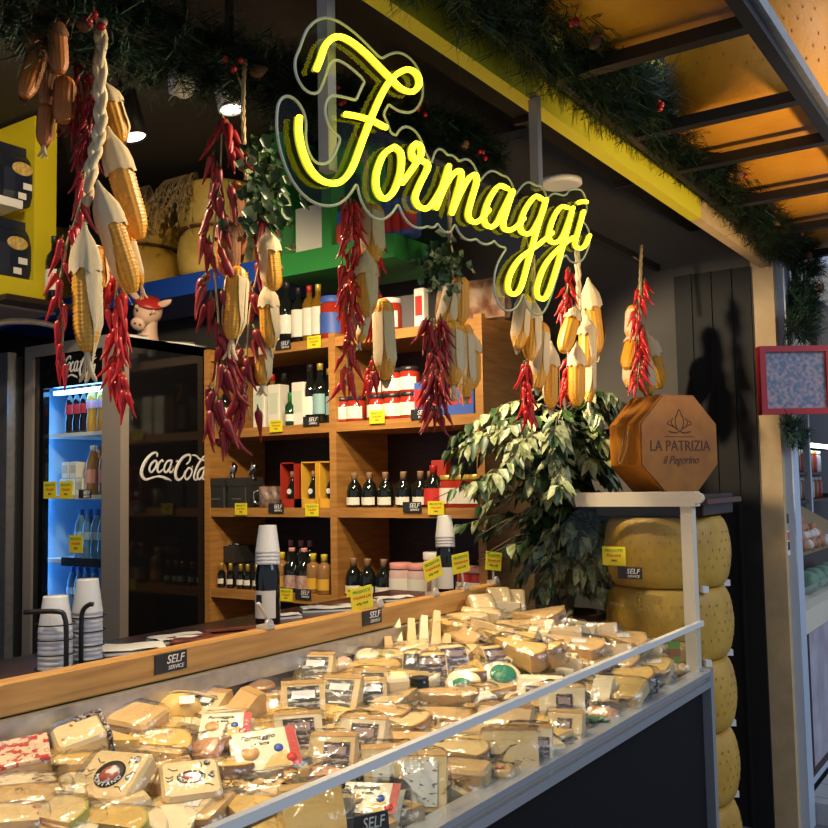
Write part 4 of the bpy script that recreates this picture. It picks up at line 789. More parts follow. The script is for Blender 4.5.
for i, (px, py, s) in enumerate([(215,640,.12),(245,634,.10),(355,606,.12)]):
    p = at(px,py,Z=CT); b = B(); b.rbox((-s,-.05,0),(s,.05,.012), mat('dark_red_tray', (.10,.015,.015), .3, col2=(.25,.06,.04), scale=18), .004); tag(b.build('dark_red_booklet', None, T(p.x,p.y+.02,CT+.001,-.5)), ['dark red booklet nearest the camera on the counter','second dark red booklet along the counter','dark red booklet near the far end of the counter'][i], 'booklet', 'dark red booklets on the counter')
# clear clips with yellow tags on the ledge
def clip(label, px, py, tagpx, tagpy, rz, group, tagged=True, Y=1.82, base=1.1085):
    p = at(px, py, Y=Y); o = thing('tag_clip', label, 'price tag', T(p.x,Y,base), group); b = B(); q = at(tagpx,tagpy,Y=Y)-Vector((p.x,Y,base))
    CL = mat('clear_clip_plastic', (.55,.50,.42), .15)
    b.box((-.016,-.022,0),(.016,.018,.010), CL); b.tube(spline([(0,0,.008),(.006,0,q.z*.4),q],4), .005, CL, 6); b.lathe([(.014,-.004),(.014,.004)], CL, 10, basis((0,-.015,.012),(1,0,0),(0,0,1))); b.build('clear_clip', o)
    if tagged:
        c = thing('t','x','x'); 
        bpy.data.objects.remove(c)
        bb = B(); w_, h_ = .085, .07; mx = basis(q+Vector((0,-.007,0)), (math.cos(rz),-.25,math.sin(rz)), (-math.sin(rz),0,math.cos(rz)))
        bb.box((-w_/2,-h_/2,-.001),(w_/2,h_/2,.001), M['tag']); cd = bb.build('tag_card', o, mx)
        text('PRODOTTI', h_*.2, M['greenink'], cd, T(0,h_*.3,.0015)); text('ITALIANI 8,90', h_*.17, M['redink'], cd, T(0,h_*.04,.0015)); text('al kg 14,50', h_*.15, M['ink'], cd, T(0,-h_*.22,.0015))
    return o
g = 'yellow tag clips on the wooden ledge'
clip('yellow tag in a clear clip, leftmost of three at the ledge far end', 432, 590, 431, 569, .25, g); clip('yellow tag in a clear clip, middle of three at the ledge far end', 462, 585, 459, 563, .10, g); clip('yellow tag in a clear clip, rightmost of three at the ledge far end', 493, 582, 492, 561, -.15, g)
clip('empty clear clip standing by the near wine bottle', 265, 625, 258, 603, .2, g, False); clip('yellow tag lying in a clear clip left of the far self service plate', 376, 606, 360, 598, .1, g)
# yellow tag and self service tag on the end glass
o = dup(YT, FACEX(at(614,556,X=X1-.005)) @ Matrix.Diagonal((1.02,1.1,1,1)), 'yellow price tag stuck on the glass in front of the top wheel', 'tags on the glass end'); o = dup(ST, FACEX(at(630,573,X=X1-.005)) @ Matrix.Scale(.9,4), 'black self service tag on the glass below the yellow tag', 'tags on the glass end')
# ================================================================ RIGHT HAND NEIGHBOUR
pm = thing('picture_frame', 'red wooden framed print hanging on the pale column', 'picture', basis(at(796,380,Y=.90), (.60,-.80,.0), (0,0,1))); w_, h_ = .155, .145
b = B()
for a, c in (((-w_,-h_),(w_,-h_+.025)),((-w_,h_-.025),(w_,h_)),((-w_,-h_+.025),(-w_+.025,h_-.025)),((w_-.025,-h_+.025),(w_,h_-.025))): b.box((*a,-.03),(*c,.01), M['frred'])
b.build('frame', pm); b = B(); b.box((-w_+.025,-h_+.025,-.012),(w_-.025,h_-.025,-.004), mat('floral_print', (.16,.24,.38), .3, col2=(.66,.42,.44), scale=60, detail=8, contrast=(.40,.62))); b.build('print', pm); b = B(); b.box((-w_+.025,-h_+.025,.000),(w_-.025,h_-.025,.003), GLASS); b.build('glass', pm)
b = B(); b.tube([(-.05,h_,-.0),(-.02,h_+.1,-.02)], .0015, M['wire'], 4); b.tube([(.05,h_,0),(.02,h_+.1,-.02)], .0015, M['wire'], 4); b.build('hanging_wire', pm)
nc = thing('egg_counter', 'neighbouring white market counter with marbled front panel', 'counter', (5.2,1.0,0)); Le = Matrix.Translation((-5.2,-1.0,0))
b = B(); b.box((4.44,1.0,.10),(12,1.9,.78), M['pale'], Le); b.build('base', nc)
b = B(); b.box((4.42,.985,.78),(7.5,1.06,.885), M['cream'], Le); b.box((4.42,1.06,.84),(7.5,1.95,.88), M['cream'], Le); b.build('sloping_sill', nc)
b = B(); b.box((4.58,.985,.17),(4.61,1.0,.78), M['dwood'], Le); b.box((4.42,.985,.15),(7.5,1.0,.18), M['dwood'], Le); b.box((4.45,.985,.1),(4.465,1.0,.78), M['dwood'], Le); b.build('panel_trim', nc)
b = B(); b.box((4.61,.99,.18),(7.4,.998,.775), M['marble'], Le); b.build('marbled_panel', nc)
b = B(); b.box((4.42,.80,0),(7.5,.985,.09), M['tile'], Le)
for k in range(14): b.box((4.5+.2*k,.799,0),(4.503+.2*k,.986,.0905), M['ink'], Le)
b.build('tiled_step', nc)
b = B(); b.box((4.44,1.06,.885),(7.5,1.065,.95), GLASS, Le); b.build('sill_glass', nc)
g = 'brown eggs piled on the tray'; eb = B(); eb.rings([[(.021*s*math.cos(2*PI*k/12), .021*s*math.sin(2*PI*k/12), z) for k in range(12)] for s, z in [(.05,0),(.55,.004),(.9,.014),(1,.024),(.9,.036),(.6,.047),(.05,.053)]], M['egg'])
em = eb.mesh('egg'); ew = em.copy(); ew.materials.clear(); ew.materials.append(M['eggw']); er = random.Random(4)
b = B(); b.faces([(5.3,1.18,1.09),(7.0,1.18,1.09),(7.0,1.6,1.34),(5.3,1.6,1.34),(5.3,1.18,1.06),(7.0,1.18,1.06),(7.0,1.6,1.31),(5.3,1.6,1.31)], [(0,1,2,3),(7,6,5,4),(0,4,5,1),(1,5,6,2),(2,6,7,3),(3,7,4,0)], M['straw']); b.box((5.6,1.5,.88),(6.9,1.58,1.24), M['dwood']); b.box((5.6,1.22,.88),(6.9,1.27,1.07), M['dwood']); tag(b.build('egg_tray'), 'sloping straw tray full of eggs on the neighbouring counter', 'tray')
n_ = 0
for r_ in range(7):
    for c_ in range(15):
        x = 5.30+.06*c_+(r_%2)*.03; y = 1.17+.058*r_; o = link('egg', ew if (r_ < 2 and er.random() < .42) else em, None, T(x,y,1.094+(y-1.18)*.595,er.random()*6,er.uniform(-.7,.7),er.uniform(-.7,.7),1.2))
        tag(o, ('pale egg' if o.data is ew else 'brown egg')+' in the egg tray at the right edge of the photo', 'egg', 'pale eggs in the tray' if o.data is ew else g)
for i, (x, y) in enumerate([(5.25,1.12),(5.45,1.13),(5.62,1.12),(5.82,1.13),(6.02,1.12)]):
    b = B(); b.sphere((0,0,.06), .066, M['veg'], 14, 10, (1,1,.9)); tag(b.build('green_melon', None, T(x,y,.952-.07)), ORD[i]+' green round vegetable from the left below the eggs', 'vegetable', 'green vegetables below the eggs')
# neighbour's back wall with jars
b = B(); b.box((4.9,2.15,0),(15,2.25,3.2), mat('neighbour_back_wall', (.10,.09,.09), .7)); struct(b, 'wall_neighbour')
sh2 = thing('jar_shelf', 'dark shelf with goods behind the egg counter', 'shelf', (6.4,1.95,1.3)); L4 = Matrix.Translation((-6.4,-1.95,-1.3))
for z in (1.30,1.52,1.78): b = B(); b.box((7.4,1.66,z-.02),(11,2.14,z), M['dwood'], L4); b.build('shelf_board', sh2)
b = B(); b.box((8.0,1.64,.88),(8.05,1.69,2.2), M['alu'], L4); b.build('post', sh2)
for i in range(12):
    z = (1.52,1.30)[i%2]; mm = [mat('amber_jar',(.25,.10,.03),.2), mat('pale_tin',(.55,.55,.58),.4), M['jam']][i%3]
    o = jar('preserve_jar', ('upper' if i%2 == 0 else 'lower')+' row jar '+ORD[i//2]+' from the left behind the eggs', .055, .16, mm, M['lid'] if i%4 else M['gold'], None); o.matrix_world = T(8.12+.16*(i//2),1.80,z+.001,0,0,0,1.15); o['group'] = 'jars behind the eggs'
b = B(); b.box((4.74,1.12,2.02),(10,1.18,2.75), mat('beige_fascia', (.48,.40,.28), .6)); struct(b, 'trim_fascia')
b = B(); b.box((8.3,1.70,1.73),(9.2,1.73,1.76), mat('shelf_lamp', (1,1,1), .4, emit=(.75,.85,1), estr=12)); tag(b.build('shelf_lamp'), 'cool white lamp under the jar shelf', 'lamp')
b = B(); b.rbox((0,-.02,0),(.5,.02,.3), M['dwood'], .004); b.box((.03,-.021,.03),(.47,-.02,.27), mat('brown_board_print', (.12,.07,.03), .5)); tag(b.build('menu_board', None, T(*at(814,350,Y=1.10))), 'dark framed board at the right edge above the red frame', 'board')
# ================================================================ CORN AND CHILLI BUNCHES
def ear_mesh(m, name):
    b = B(); nu, nv = 60, 96; rings = []
    for j in range(nv+1):
        t = j/nv; env = (math.sin(min(1,t/.18)*PI/2)**.5 if t < .18 else 1)*(1 if t < .7 else (1-((t-.7)/.3)**2.4*.62)); rows = []
        for k in range(nu):
            a = 2*PI*k/nu; kb = abs(math.sin(a*7))**.5*(abs(math.sin(t*PI*27)))**.5; r = max(.02, env*(.90+.13*kb)); rows.append((r*math.cos(a), r*math.sin(a), -t))
        rings.append(rows)
    b.rings(rings, m); return b.mesh(name)
def husk_mesh(m, name, a0, a1, t0, t1, wav=.05, seed=1, taper=True):
    b = B(); r_ = random.Random(seed); n, q = 10, 12; vs = []; fl = [r_.uniform(-.1,.25) for _ in range(n+1)]
    for j in range(q+1):
        u = j/q; t = t0+(t1-t0)*u; wd = (1-u**(2.2 if a1-a0 < 4 else 7)*.85) if taper else 1
        for i in range(n+1):
            v = (i/n-.5)*wd+.5; a = a0+(a1-a0)*v; rr = 1.08+wav*math.sin(a*9+u*3)+(fl[i]*.5*u if taper else 0); env = min(1, .25+t*4.2) if t < .25 else (1 if t < .75 else max(.28, 1-(t-.75)*2.2)); vs.append((rr*env*math.cos(a), rr*env*math.sin(a), -t))
    b.faces(vs, [(j*(n+1)+i, j*(n+1)+i+1, (j+1)*(n+1)+i+1, (j+1)*(n+1)+i) for j in range(q) for i in range(n)], m, True); return b.mesh(name)
def cap_mesh(m, name, seed):
    b = B(); r_ = random.Random(seed); nu = 26; rings = []
    for t, rr in [(-.16,.10),(-.08,.28),(.0,.62),(.10,.98),(.20,1.12),(.27,1.16)]:
        rings.append([(rr*(1+.06*math.sin(k*2.1+seed))*math.cos(2*PI*k/nu), rr*(1+.06*math.sin(k*2.1+seed))*math.sin(2*PI*k/nu), -t-(r_.uniform(0,.06) if t > .25 else 0)) for k in range(nu)])
    b.rings(rings, m, True, cap=False); return b.mesh(name)
EAR = dict(y=ear_mesh(M['kernel'],'kernels'), o=ear_mesh(M['kernelo'],'kernels'))
CAPS = dict(y=[cap_mesh(M['husk'],'husk_cap',s) for s in (1,2)], o=[cap_mesh(M['huskd'],'husk_cap',s) for s in (3,4)])
HUSKS = dict(y=[husk_mesh(M['husk'],'husk_leaf',a,a+w_,.02,L_,.04,i) for i,(a,w_,L_) in enumerate([(0,2.6,1.12),(0,1.6,1.05),(0,4.4,1.15),(0,6.2,1.1)])], o=[husk_mesh(M['huskd'],'husk_leaf',a,a+w_,.02,L_,.05,i+7) for i,(a,w_,L_) in enumerate([(0,2.6,1.15),(0,1.6,1.1),(0,4.4,1.15),(0,6.2,1.1)])])
tb = B()
for k in range(5):
    a = 2*PI*k/5; tb.tube(spline([(0,0,0),(.25*math.cos(a),.25*math.sin(a),-.35),(.5*math.cos(a+.6),.5*math.sin(a+.6),-.8),(.9*math.cos(a+1),.9*math.sin(a+1),-1)],4), lambda t: .34*(1-t)+.05, M['husk'], 5, flat=.35)
TAIL = tb.mesh('husk_tail')
def chili_mesh(m, name, bend):
    b = B(); pts = spline([(0,0,0),(bend*.3,0,-.3),(bend*.9,0,-.7),(bend*1.7,0,-1)],5); b.tube(pts, lambda t: (.105+.03*math.sin(t*6))*(1-t)**.6*(.6+.4*min(1,t*8))+.006, m, 8)
    b.tube([(-.02,0,.2),(-.01,0,.1),(0,0,.0)], lambda t: .018+.045*t*t, M['stem'], 6); return b.mesh(name)
CHI = dict(r=[chili_mesh(M['chili'],'chilli',x) for x in (.02,.16,-.14)], d=[chili_mesh(M['chilid'],'chilli',x) for x in (.05,.2,-.18)])
def orient(p0, p1, r, spin=0):
    d = (p1-p0); z = -d.normalized(); x = Vector((.56,-.83,0)); x = (x-z*x.dot(z)).normalized(); y = z.cross(x)
    return Matrix.Translation(p0) @ Matrix((x,y,z)).transposed().to_4x4() @ Matrix.Rotation(spin,4,'Z') @ Matrix.Diagonal((r,r,d.length,1))
def bunch(label, Y, top, ears, strings, rope=(), seed=0, ivy=None):
    """top: photo point where it hangs; ears: (x0,y0,x1,y1,width,colour,husk style,depth); strings: (points,n,spread,length,colour,depth)"""
    o = thing('corn_bunch', label, 'corn bunch', at(*top, Y=Y), 'corn and chilli bunches hanging in a row'); Lb = Matrix.Translation(-at(*top, Y=Y)); rn = random.Random(seed)
    for e in ears:
        x0,y0,x1,y1,w_,c,hk,dy = e; p0, p1 = at(x0,y0,Y=Y+dy), at(x1,y1,Y=Y+dy); dep = (CAMR.transposed() @ (p0-EYEV)).z*-1; r = w_/2*dep/F/1.02
        mx = Lb @ orient(p0, p1, r, rn.uniform(0,.3)); er_ = link('corn_ear', EAR[c], o, mx)
        face = -PI/2    # local angle that looks at the viewer
        for h in hk:
            if h == 'c': link('husk_cap', CAPS[c][rn.randrange(2)], er_)
            elif h == 'l': link('husk_leaf', HUSKS[c][0], er_, Matrix.Rotation(face-2.7,4,'Z'))
            elif h == 'r': link('husk_leaf', HUSKS[c][0], er_, Matrix.Rotation(face+.15,4,'Z'))
            elif h == 'n': link('husk_leaf', HUSKS[c][1], er_, Matrix.Rotation(face-.1,4,'Z'))
            elif h == 'b': link('husk_leaf', HUSKS[c][2], er_, Matrix.Rotation(face+.9,4,'Z'))
            elif h == 'f': link('husk_leaf', HUSKS[c][3], er_, Matrix.Rotation(face,4,'Z'))
            elif h == 't':
                t_ = link('husk_tail', TAIL, er_, Matrix.Translation((0,0,-.94)) @ Matrix.Diagonal((.75,.75,.32,1)))
    tot_ = sum(q[1] for q in strings); kn = min(1.45, 97/tot_)
    rp = at(*top, Y=Y); b = B(); b.tube([Lb @ rp, Lb @ Vector((rp.x, HY, max(2.475, rp.z+.01)))], .003, M['rope'], 5); b.build('hanging_cord', o)
    for pts, n, sp_, ln, c, dy in strings:
        P = spline([at(x,y,Y=Y+dy) for x,y in pts],6); dep = (CAMR.transposed() @ (P[0]-EYEV)).z*-1; k_ = dep/F
        b = B(); b.tube([Lb @ p for p in P], .0022, M['rope'], 5); b.build('string', o)
        n = int(n*kn)
        for i in range(n):
            t = (i+.3)/n*(len(P)-1); j = min(int(t), len(P)-2); q = P[j].lerp(P[j+1], t-j); side = rn.uniform(-1,1); L_ = ln*k_*rn.uniform(.75,1.15)
            q = q+Vector((.56,-.83,0))*side*sp_*k_*.45+Vector((.4,.3,0))*rn.uniform(-.02,.02); tip = q+(Vector((.56,-.83,0))*(side*.38+rn.uniform(-.22,.22))+Vector((-.5,-.34,0))*rn.uniform(-.15,.35)+Vector((0,0,-1))).normalized()*L_
            link('chilli', CHI[c][rn.randrange(3)], o, Lb @ orient(q, tip, L_*1.08, rn.uniform(0,6)))
    for pts, w_ in rope:
        P = spline([at(x,y,Y=Y) for x,y in pts],8); dep = (CAMR.transposed() @ (P[0]-EYEV)).z*-1; r = w_*dep/F/2; b = B(); L_ = sum((a-c).length for a,c in zip(P,P[1:]))
        for s in range(3):
            Q = [];
            for i, p in enumerate(P): a = i/len(P)*L_/(r*5)*2*PI*.5+2*PI*s/3; Q.append(Lb @ (p+Vector((.56,-.83,0))*r*.6*math.cos(a)+Vector((-.83,-.56,0))*r*.4*math.sin(2*a)))
            b.tube(Q, r*.55, M['rope'] if w_ < 6 else M['husk'], 6)
        b.build('rope', o)
    if ivy:
        b = B(); ig = b.mi(M['leaf']); il = b.mi(M['leafl'])
        for k in range(ivy[4]):
            x, y = rn.gauss(ivy[0], ivy[2]*.5), rn.gauss(ivy[1], ivy[3]*.5); q = Lb @ at(x,y,Y=Y-.03+rn.uniform(-.08,.05)); leaf(b, q, Vector((rn.uniform(-1,1),rn.uniform(-1,.2),rn.uniform(-1.2,.1))), Vector((-.8,-.5,.4)), rn.uniform(.022,.042), rn.uniform(.008,.014), ig if rn.random() < .68 else il)
        b.build('ivy_leaves', o)
    return o
B1 = 1.5
bunch('dark bunch of dried brown corn and dull chillies at the top left corner', B1+.02, (58,-8), [(46,4,29,48,17,'o','cr',0),(57,22,60,74,19,'o','cl',-.05),(42,44,24,98,19,'o','cb',0),(52,66,47,108,19,'o','n',.05),(65,76,63,124,21,'o','b',0),(47,104,44,146,17,'o','bt',.04),(58,-4,68,28,17,'o','b',0)],
      [([(82,38),(76,90),(80,120),(84,160)],44,22,24,'d',.03)], [([(58,-14),(58,10)],4)], 1)
bunch('nearest bright corn bunch with braided husk rope and red chillies, left side', B1-.04, (101,32), [(105,88,121,142,25,'y','cb',.05),(112,142,140,239,27,'y','c',0),(102,196,133,293,27,'y','cl',-.03),(85,240,88,352,28,'y','crt',-.05),(96,245,98,290,22,'y','b',.05),(128,232,141,285,12,'y','ft',.03)],
      [([(85,172),(77,215),(68,240),(60,285),(63,330),(60,368)],22,12,27,'r',-.02),([(118,270),(115,310),(120,345),(122,395)],26,20,32,'r',.04),([(92,95),(90,150)],26,12,22,'d',.03)], [([(101,20),(100,80),(100,127),(92,165),(83,213),(78,250)],13)], 2)
bunch('tall dark red chilli bunch with ivy and tan corn, second bright bunch from left', 1.45, (245,95), [(228,224,228,276,24,'o','cn',0),(236,180,241,255,15,'o','f',0),(268,236,273,291,21,'y','cl',-.03),(238,266,232,340,23,'y','brt',-.03),(271,262,274,290,20,'y','c',.05),(268,290,270,348,19,'y','cr',-.02),(264,345,262,385,17,'y','crt',.0)],
      [([(222,118),(220,180),(213,250),(219,330),(215,400),(218,432)],66,26,33,'d',.0),([(256,208),(262,245),(250,310),(246,380),(250,420)],34,22,32,'d',.02)], [([(245,60),(243,110),(246,180)],5)], 3, (262,185,30,55,120))
bunch('bright red chilli bunch with corn hanging below the neon F', 1.45, (366,170), [(372,203,372,262,25,'y','f',-.02),(366,258,367,316,21,'y','cn',-.03),(367,312,360,342,11,'y','ft',-.02),(383,298,386,380,22,'y','f',0)],
      [([(350,198),(350,250),(349,310),(347,385)],58,18,24,'r',0),([(378,225),(376,290),(378,340),(370,382)],34,14,24,'r',.03)], [([(366,150),(367,210)],5)], 4)
bunch('tan corn and dark chilli bunch under ivy leaves, below the letters r and m', 1.45, (448,200), [(456,280,443,330,19,'y','f',0),(460,276,460,325,19,'y','l',-.02),(453,320,453,385,21,'y','ft',-.03),(464,322,466,397,20,'y','fl',0),(472,338,473,388,17,'y','cl',.02)],
      [([(434,318),(437,350),(435,385),(439,418)],58,20,22,'d',-.01)], [([(448,185),(452,285)],5)], 5, (442,262,22,26,110))
bunch('tan corn bunch with one bright red chilli string below the double g', 1.45, (533,270), [(525,294,518,348,17,'y','f',0),(533,306,530,360,18,'y','cn',-.02),(542,322,538,388,18,'y','f',-.03),(551,350,551,408,16,'y','cb',0)],
      [([(526,362),(527,395),(528,415)],22,8,20,'r',0)], [([(533,255),(533,310)],5)], 6)
bunch('yellow corn bunch with red chillies hanging just right of the neon letter i', 1.45, (577,255), [(574,310,563,352,17,'y','c',-.02),(589,288,597,353,19,'y','cb',0),(587,322,587,367,17,'y','cn',-.03),(577,350,577,406,17,'y','c',-.03),(590,350,589,402,13,'y','ft',0)],
      [([(570,268),(566,300),(563,322)],20,9,17,'r',.0),([(568,352),(566,395)],16,9,18,'r',.02)], [([(577,240),(579,310)],6)], 7)
bunch('farthest corn bunch with thin red chilli string in front of the grey wall', 1.45, (641,262), [(634,305,632,340,15,'y','f',0),(635,336,627,369,17,'y','c',0),(648,339,660,388,18,'y','c',-.02),(642,354,648,394,19,'y','f',-.03),(632,350,630,388,15,'y','f',0)],
      [([(641,280),(638,320),(640,350),(637,385)],30,10,17,'r',-.05)], [([(641,245),(640,300)],4)], 8)
# ================================================================ THE CHEESE HEAP
BY = math.atan2(-.826,.563)
def heap(px, py, lift):
    d = ray(px, py); t = .3
    while t < 8:
        p = EYEV+d*t
        if p.z <= deck(min(max(p.x,.1),3.2), min(max(p.y,1.04),1.78))+lift: return p
        t += .004
    return p
def fuzz(me_b, amt, seed, m):
    r_ = random.Random(seed)
    for v in me_b.bm.verts: v.co += Vector((r_.uniform(-amt,amt),r_.uniform(-amt,amt),r_.uniform(-amt,amt)))
def wrap_part(o, sx, sy, sz, seed, tail=True, m=WRAP):
    """thin crinkled plastic film around a piece"""
    r_ = random.Random(seed); b = B(); n = 14; P = []
    for z, k in [(-.002,.97),(sz*.3,1.06),(sz*.75,1.06),(sz*1.06,.98),(sz*1.10,.5)]:
        P.append([((abs(math.cos(2*PI*i/n))**.5*math.copysign(1,math.cos(2*PI*i/n))*sx*.56*k*r_.uniform(.97,1.05)), (abs(math.sin(2*PI*i/n))**.5*math.copysign(1,math.sin(2*PI*i/n))*sy*.56*k*r_.uniform(.97,1.05)), z+r_.uniform(-.002,.003)) for i in range(n)])
    b.rings(P, m, True)
    if tail:
        a = r_.choice([0,PI,PI/2,-PI/2])+r_.uniform(-.5,.5); c = Vector((math.cos(a)*sx*.5, math.sin(a)*sy*.5, sz*.6)); dd = Vector((math.cos(a),math.sin(a),.5)); sd = Vector((-dd.y,dd.x,0)); L_ = min(sx,sy)*.45
        vs = []; q = 6
        for j in range(4):
            for i in range(q+1): vs.append(c+dd*L_*j/3+sd*(i/q-.5)*L_*(.5+.5*j)+Vector((0,0,r_.uniform(-.012,.012))))
        b.faces(vs, [(j*(q+1)+i,j*(q+1)+i+1,(j+1)*(q+1)+i+1,(j+1)*(q+1)+i) for j in range(3) for i in range(q)], m, True)
    b.build('plastic_wrap', o)
def flatlabel(o, kind, x, y, z, w_, h_, rot=0, rnd_=False, tiltm=None):
    mx = (tiltm or Matrix()) @ T(x,y,z+.0012,rot); b = B()
    if rnd_: b.lathe([(w_/2,0),(w_/2,.001),(.0005,.0012)], LB[kind], 24, Matrix.Diagonal((1,h_/w_,1,1)))
    else: b.box((-w_/2,-h_/2,-.0004),(w_/2,h_/2,.0006), LB[kind])
    lb = b.build('label', o, mx)
    if kind in ('dark','brown') and not rnd_:
        c = B(); c.box((-w_*.36,h_*.12,.0007),(w_*.36,h_*.36,.0011), M['chalk'] if kind == 'dark' else mat('dusty_rose_print', (.36,.26,.24), .5)); c.box((-w_*.3,-h_*.36,.0007),(w_*.3,-h_*.3,.0011), M['chalk']); c.build('label_print', lb)
    return lb
CN = [0]; FEAT = []
def cheese(kind, px, py, sx, sy, sz, yaw=0, tilt=12, roll=0, col='cream', rind=None, wrap=None, lab=None, label='', lift=.0, group=None, name=None, cat='cheese', tail=True, seed=None, k=1.27):
    if kind in ('ramp','pack') and seed is None: tilt += 13; lift += .010
    sx *= k; sy *= k; sz *= (1+(k-1)*.6)
    CN[0] += 1; sd = seed or CN[0]*13; p = heap(px, py, lift+sz*.6)
    ex = 1.045+.36*max(sx,sy)
    if p.y < ex: p.y = ex; p.z = max(p.z, deck(p.x,p.y)+sz*.6)
    if not seed: FEAT.append((p.x,p.y))
    base = T(p.x, p.y, p.z-sz*.6, BY+R(yaw)) @ Matrix.Rotation(R(tilt),4,'X') @ Matrix.Rotation(R(roll),4,'Y')
    o = thing(name or {'wedge':'cheese_wedge','slab':'cheese_block','round':'cheese_round','half':'half_cheese','stick':'cheese_stick','pack':'cheese_pack','ramp':'cheese_wedge','curd':'ricotta_cheese'}[kind], label, cat, base, group)
    c = CH[col]; rm = CH[rind] if rind else None; b = B(); top = sz; tm = None
    if kind == 'slab': b.rbox((-sx/2,-sy/2,0),(sx/2,sy/2,sz), c, min(.008,sz*.2)); b.build('cheese_body', o)
    elif kind == 'wedge':      # plan triangle: rind at +x, point at -x
        n = 7; arc = [(sx*.5-(1-math.cos((i/n-.5)*.9))*sx*.9, (i/n-.5)*sy) for i in range(n+1)]; poly = [(-sx/2,-.004),*arc,(-sx/2,.004)]
        b.prism([(x,y) for x,y in poly], 0, sz, c); b.build('cheese_body', o)
        if rm: r_ = B(); r_.prism(arc+[(x-.006,y*.96) for x,y in arc[::-1]], -.0006, sz+.0006, rm, mx=Matrix.Translation((.001,0,0))); r_.build('rind', o)
    elif kind == 'ramp':       # triangular prism lying on its side, sloping towards the viewer
        q = [(-sx/2,-sy/2,0),(sx/2,-sy/2,0),(sx/2,sy/2,0),(-sx/2,sy/2,0),(-sx/2,sy*.3,sz),(sx/2,sy*.3,sz),(sx/2,sy*.5,sz*.96),(-sx/2,sy*.5,sz*.96),(-sx/2,-sy/2,sz*.22),(sx/2,-sy/2,sz*.22)]
        b.faces(q, [(3,2,1,0),(8,9,5,4),(4,5,6,7),(7,6,2,3),(0,1,9,8),(1,2,6,5,9),(0,8,4,7,3)], c); b.build('cheese_body', o)
        if rm: r_ = B(); r_.faces([(-sx/2,sy*.5+.001,0),(sx/2,sy*.5+.001,0),(sx/2,sy*.5+.001,sz*.96),(-sx/2,sy*.5+.001,sz*.96),(-sx/2,sy*.3,sz+.001),(sx/2,sy*.3,sz+.001)], [(1,0,3,2),(2,3,4,5)], rm); r_.build('rind', o)
        an = math.atan2(sz*.78, sy*.8); tm = T(0,-sy*.1,sz*.61) @ Matrix.Rotation(an,4,'X'); top = .0004
    elif kind == 'round': b.lathe([(.001,0),(sx*.40,0),(sx*.48,sz*.15),(sx*.5,sz*.5),(sx*.47,sz*.85),(sx*.40,sz),(.001,sz*1.0)], c, 28, Matrix.Diagonal((1,sy/sx,1,1)), cap=False); b.build('cheese_body', o)
    elif kind == 'half':
        n = 16; arc = [(sx/2*math.cos(PI*i/n), sy*math.sin(PI*i/n)-sy*.4) for i in range(n+1)]; b.prism(arc, 0, sz, c, top=[(x*.97,(y+sy*.4)*.97-sy*.4) for x,y in arc]); b.build('cheese_body', o)
        if rm: r_ = B(); r_.prism([(x*1.012,(y+sy*.4)*1.012-sy*.4) for x,y in arc]+[(x*.95,(y+sy*.4)*.95-sy*.4) for x,y in arc[::-1]], -.0006, sz*1.002, rm, top=[(x*.985,(y+sy*.4)*.985-sy*.4) for x,y in arc]+[(x*.93,(y+sy*.4)*.93-sy*.4) for x,y in arc[::-1]]); r_.build('rind', o)
    elif kind == 'stick': b.prism([(-sx/2,0),(sx/2,0),(sx*.36,sy),(-sx*.36,sy)], 0, sz, c, top=[(-sx/2,0),(sx/2,0),(sx*.30,sy),(-sx*.34,sy)]); b.build('cheese_body', o)
    elif kind == 'curd':
        b.sphere((0,0,sz*.45), .5, c, 26, 16, (sx,sy,sz)); fuzz(b, .004, sd, c); b.build('cheese_body', o)
    elif kind == 'pack':
        n, q = 8, 8; r_ = random.Random(sd); vs = []
        for s in (0,1):
            for j in range(q+1):
                for i in range(n+1):
                    u, v = i/n-.5, j/q-.5; e = (1-(2*u)**4)*(1-(2*v)**4); vs.append((u*sx, v*sy, (sz*(.35+.65*e) if s else sz*.3*(1-e))+r_.uniform(-.0012,.0012)))
        N = (n+1)*(q+1); f_ = [(j*(n+1)+i,j*(n+1)+i+1,(j+1)*(n+1)+i+1,(j+1)*(n+1)+i) for j in range(q) for i in range(n)]
        edge = [(i) for i in range(n+1)]+[(j*(n+1)+n) for j in range(1,q+1)]+[q*(n+1)+i for i in range(n-1,-1,-1)]+[j*(n+1) for j in range(q-1,0,-1)]
        b.faces(vs, [t[::-1] for t in f_]+[tuple(x+N for x in t) for t in f_]+[(a,c_,c_+N,a+N) for a,c_ in zip(edge, edge[1:]+edge[:1])], c, True); b.build('pack_body', o)
    if wrap: wrap_part(o, sx, sy if kind != 'stick' else sy*2, sz, sd, tail, WRAP2 if wrap == 2 else WRAP)
    for L_ in (lab or []):
        kd, x, y, w_, h_ = L_[:5]; flatlabel(o, kd, x*sx, y*sy, top, w_*sx, h_*sy, R(L_[5]) if len(L_) > 5 else 0, len(L_) > 6, tm)
    return o
C_ = cheese
# --- near left corner
o = C_('slab',22,762,.11,.10,.06,25,14,-6,'tan','',1,k=1,label='tan cheese block topped with red chilli flakes at the left photo edge'); b = B(); b.rbox((-.056,-.051,.058),(.056,.051,.066), CH['chilibits'], .003); b.build('chilli_crust', o)
o = C_('slab',84,738,.10,.085,.075,34,20,-14,'speck',None,1,k=1,label='big cream cheese block with black peppercorn crust on its right side'); b = B(); b.rbox((.048,-.044,-.001),(.058,.044,.076), CH['pepper'], .003); b.rbox((.0,.03,.074),(.056,.044,.079), CH['pepper'], .002); b.build('pepper_crust', o)
C_('slab',138,722,.085,.08,.055,-20,12,6,'tan',None,1,label='plain tan cheese block right of the pepper crusted one')
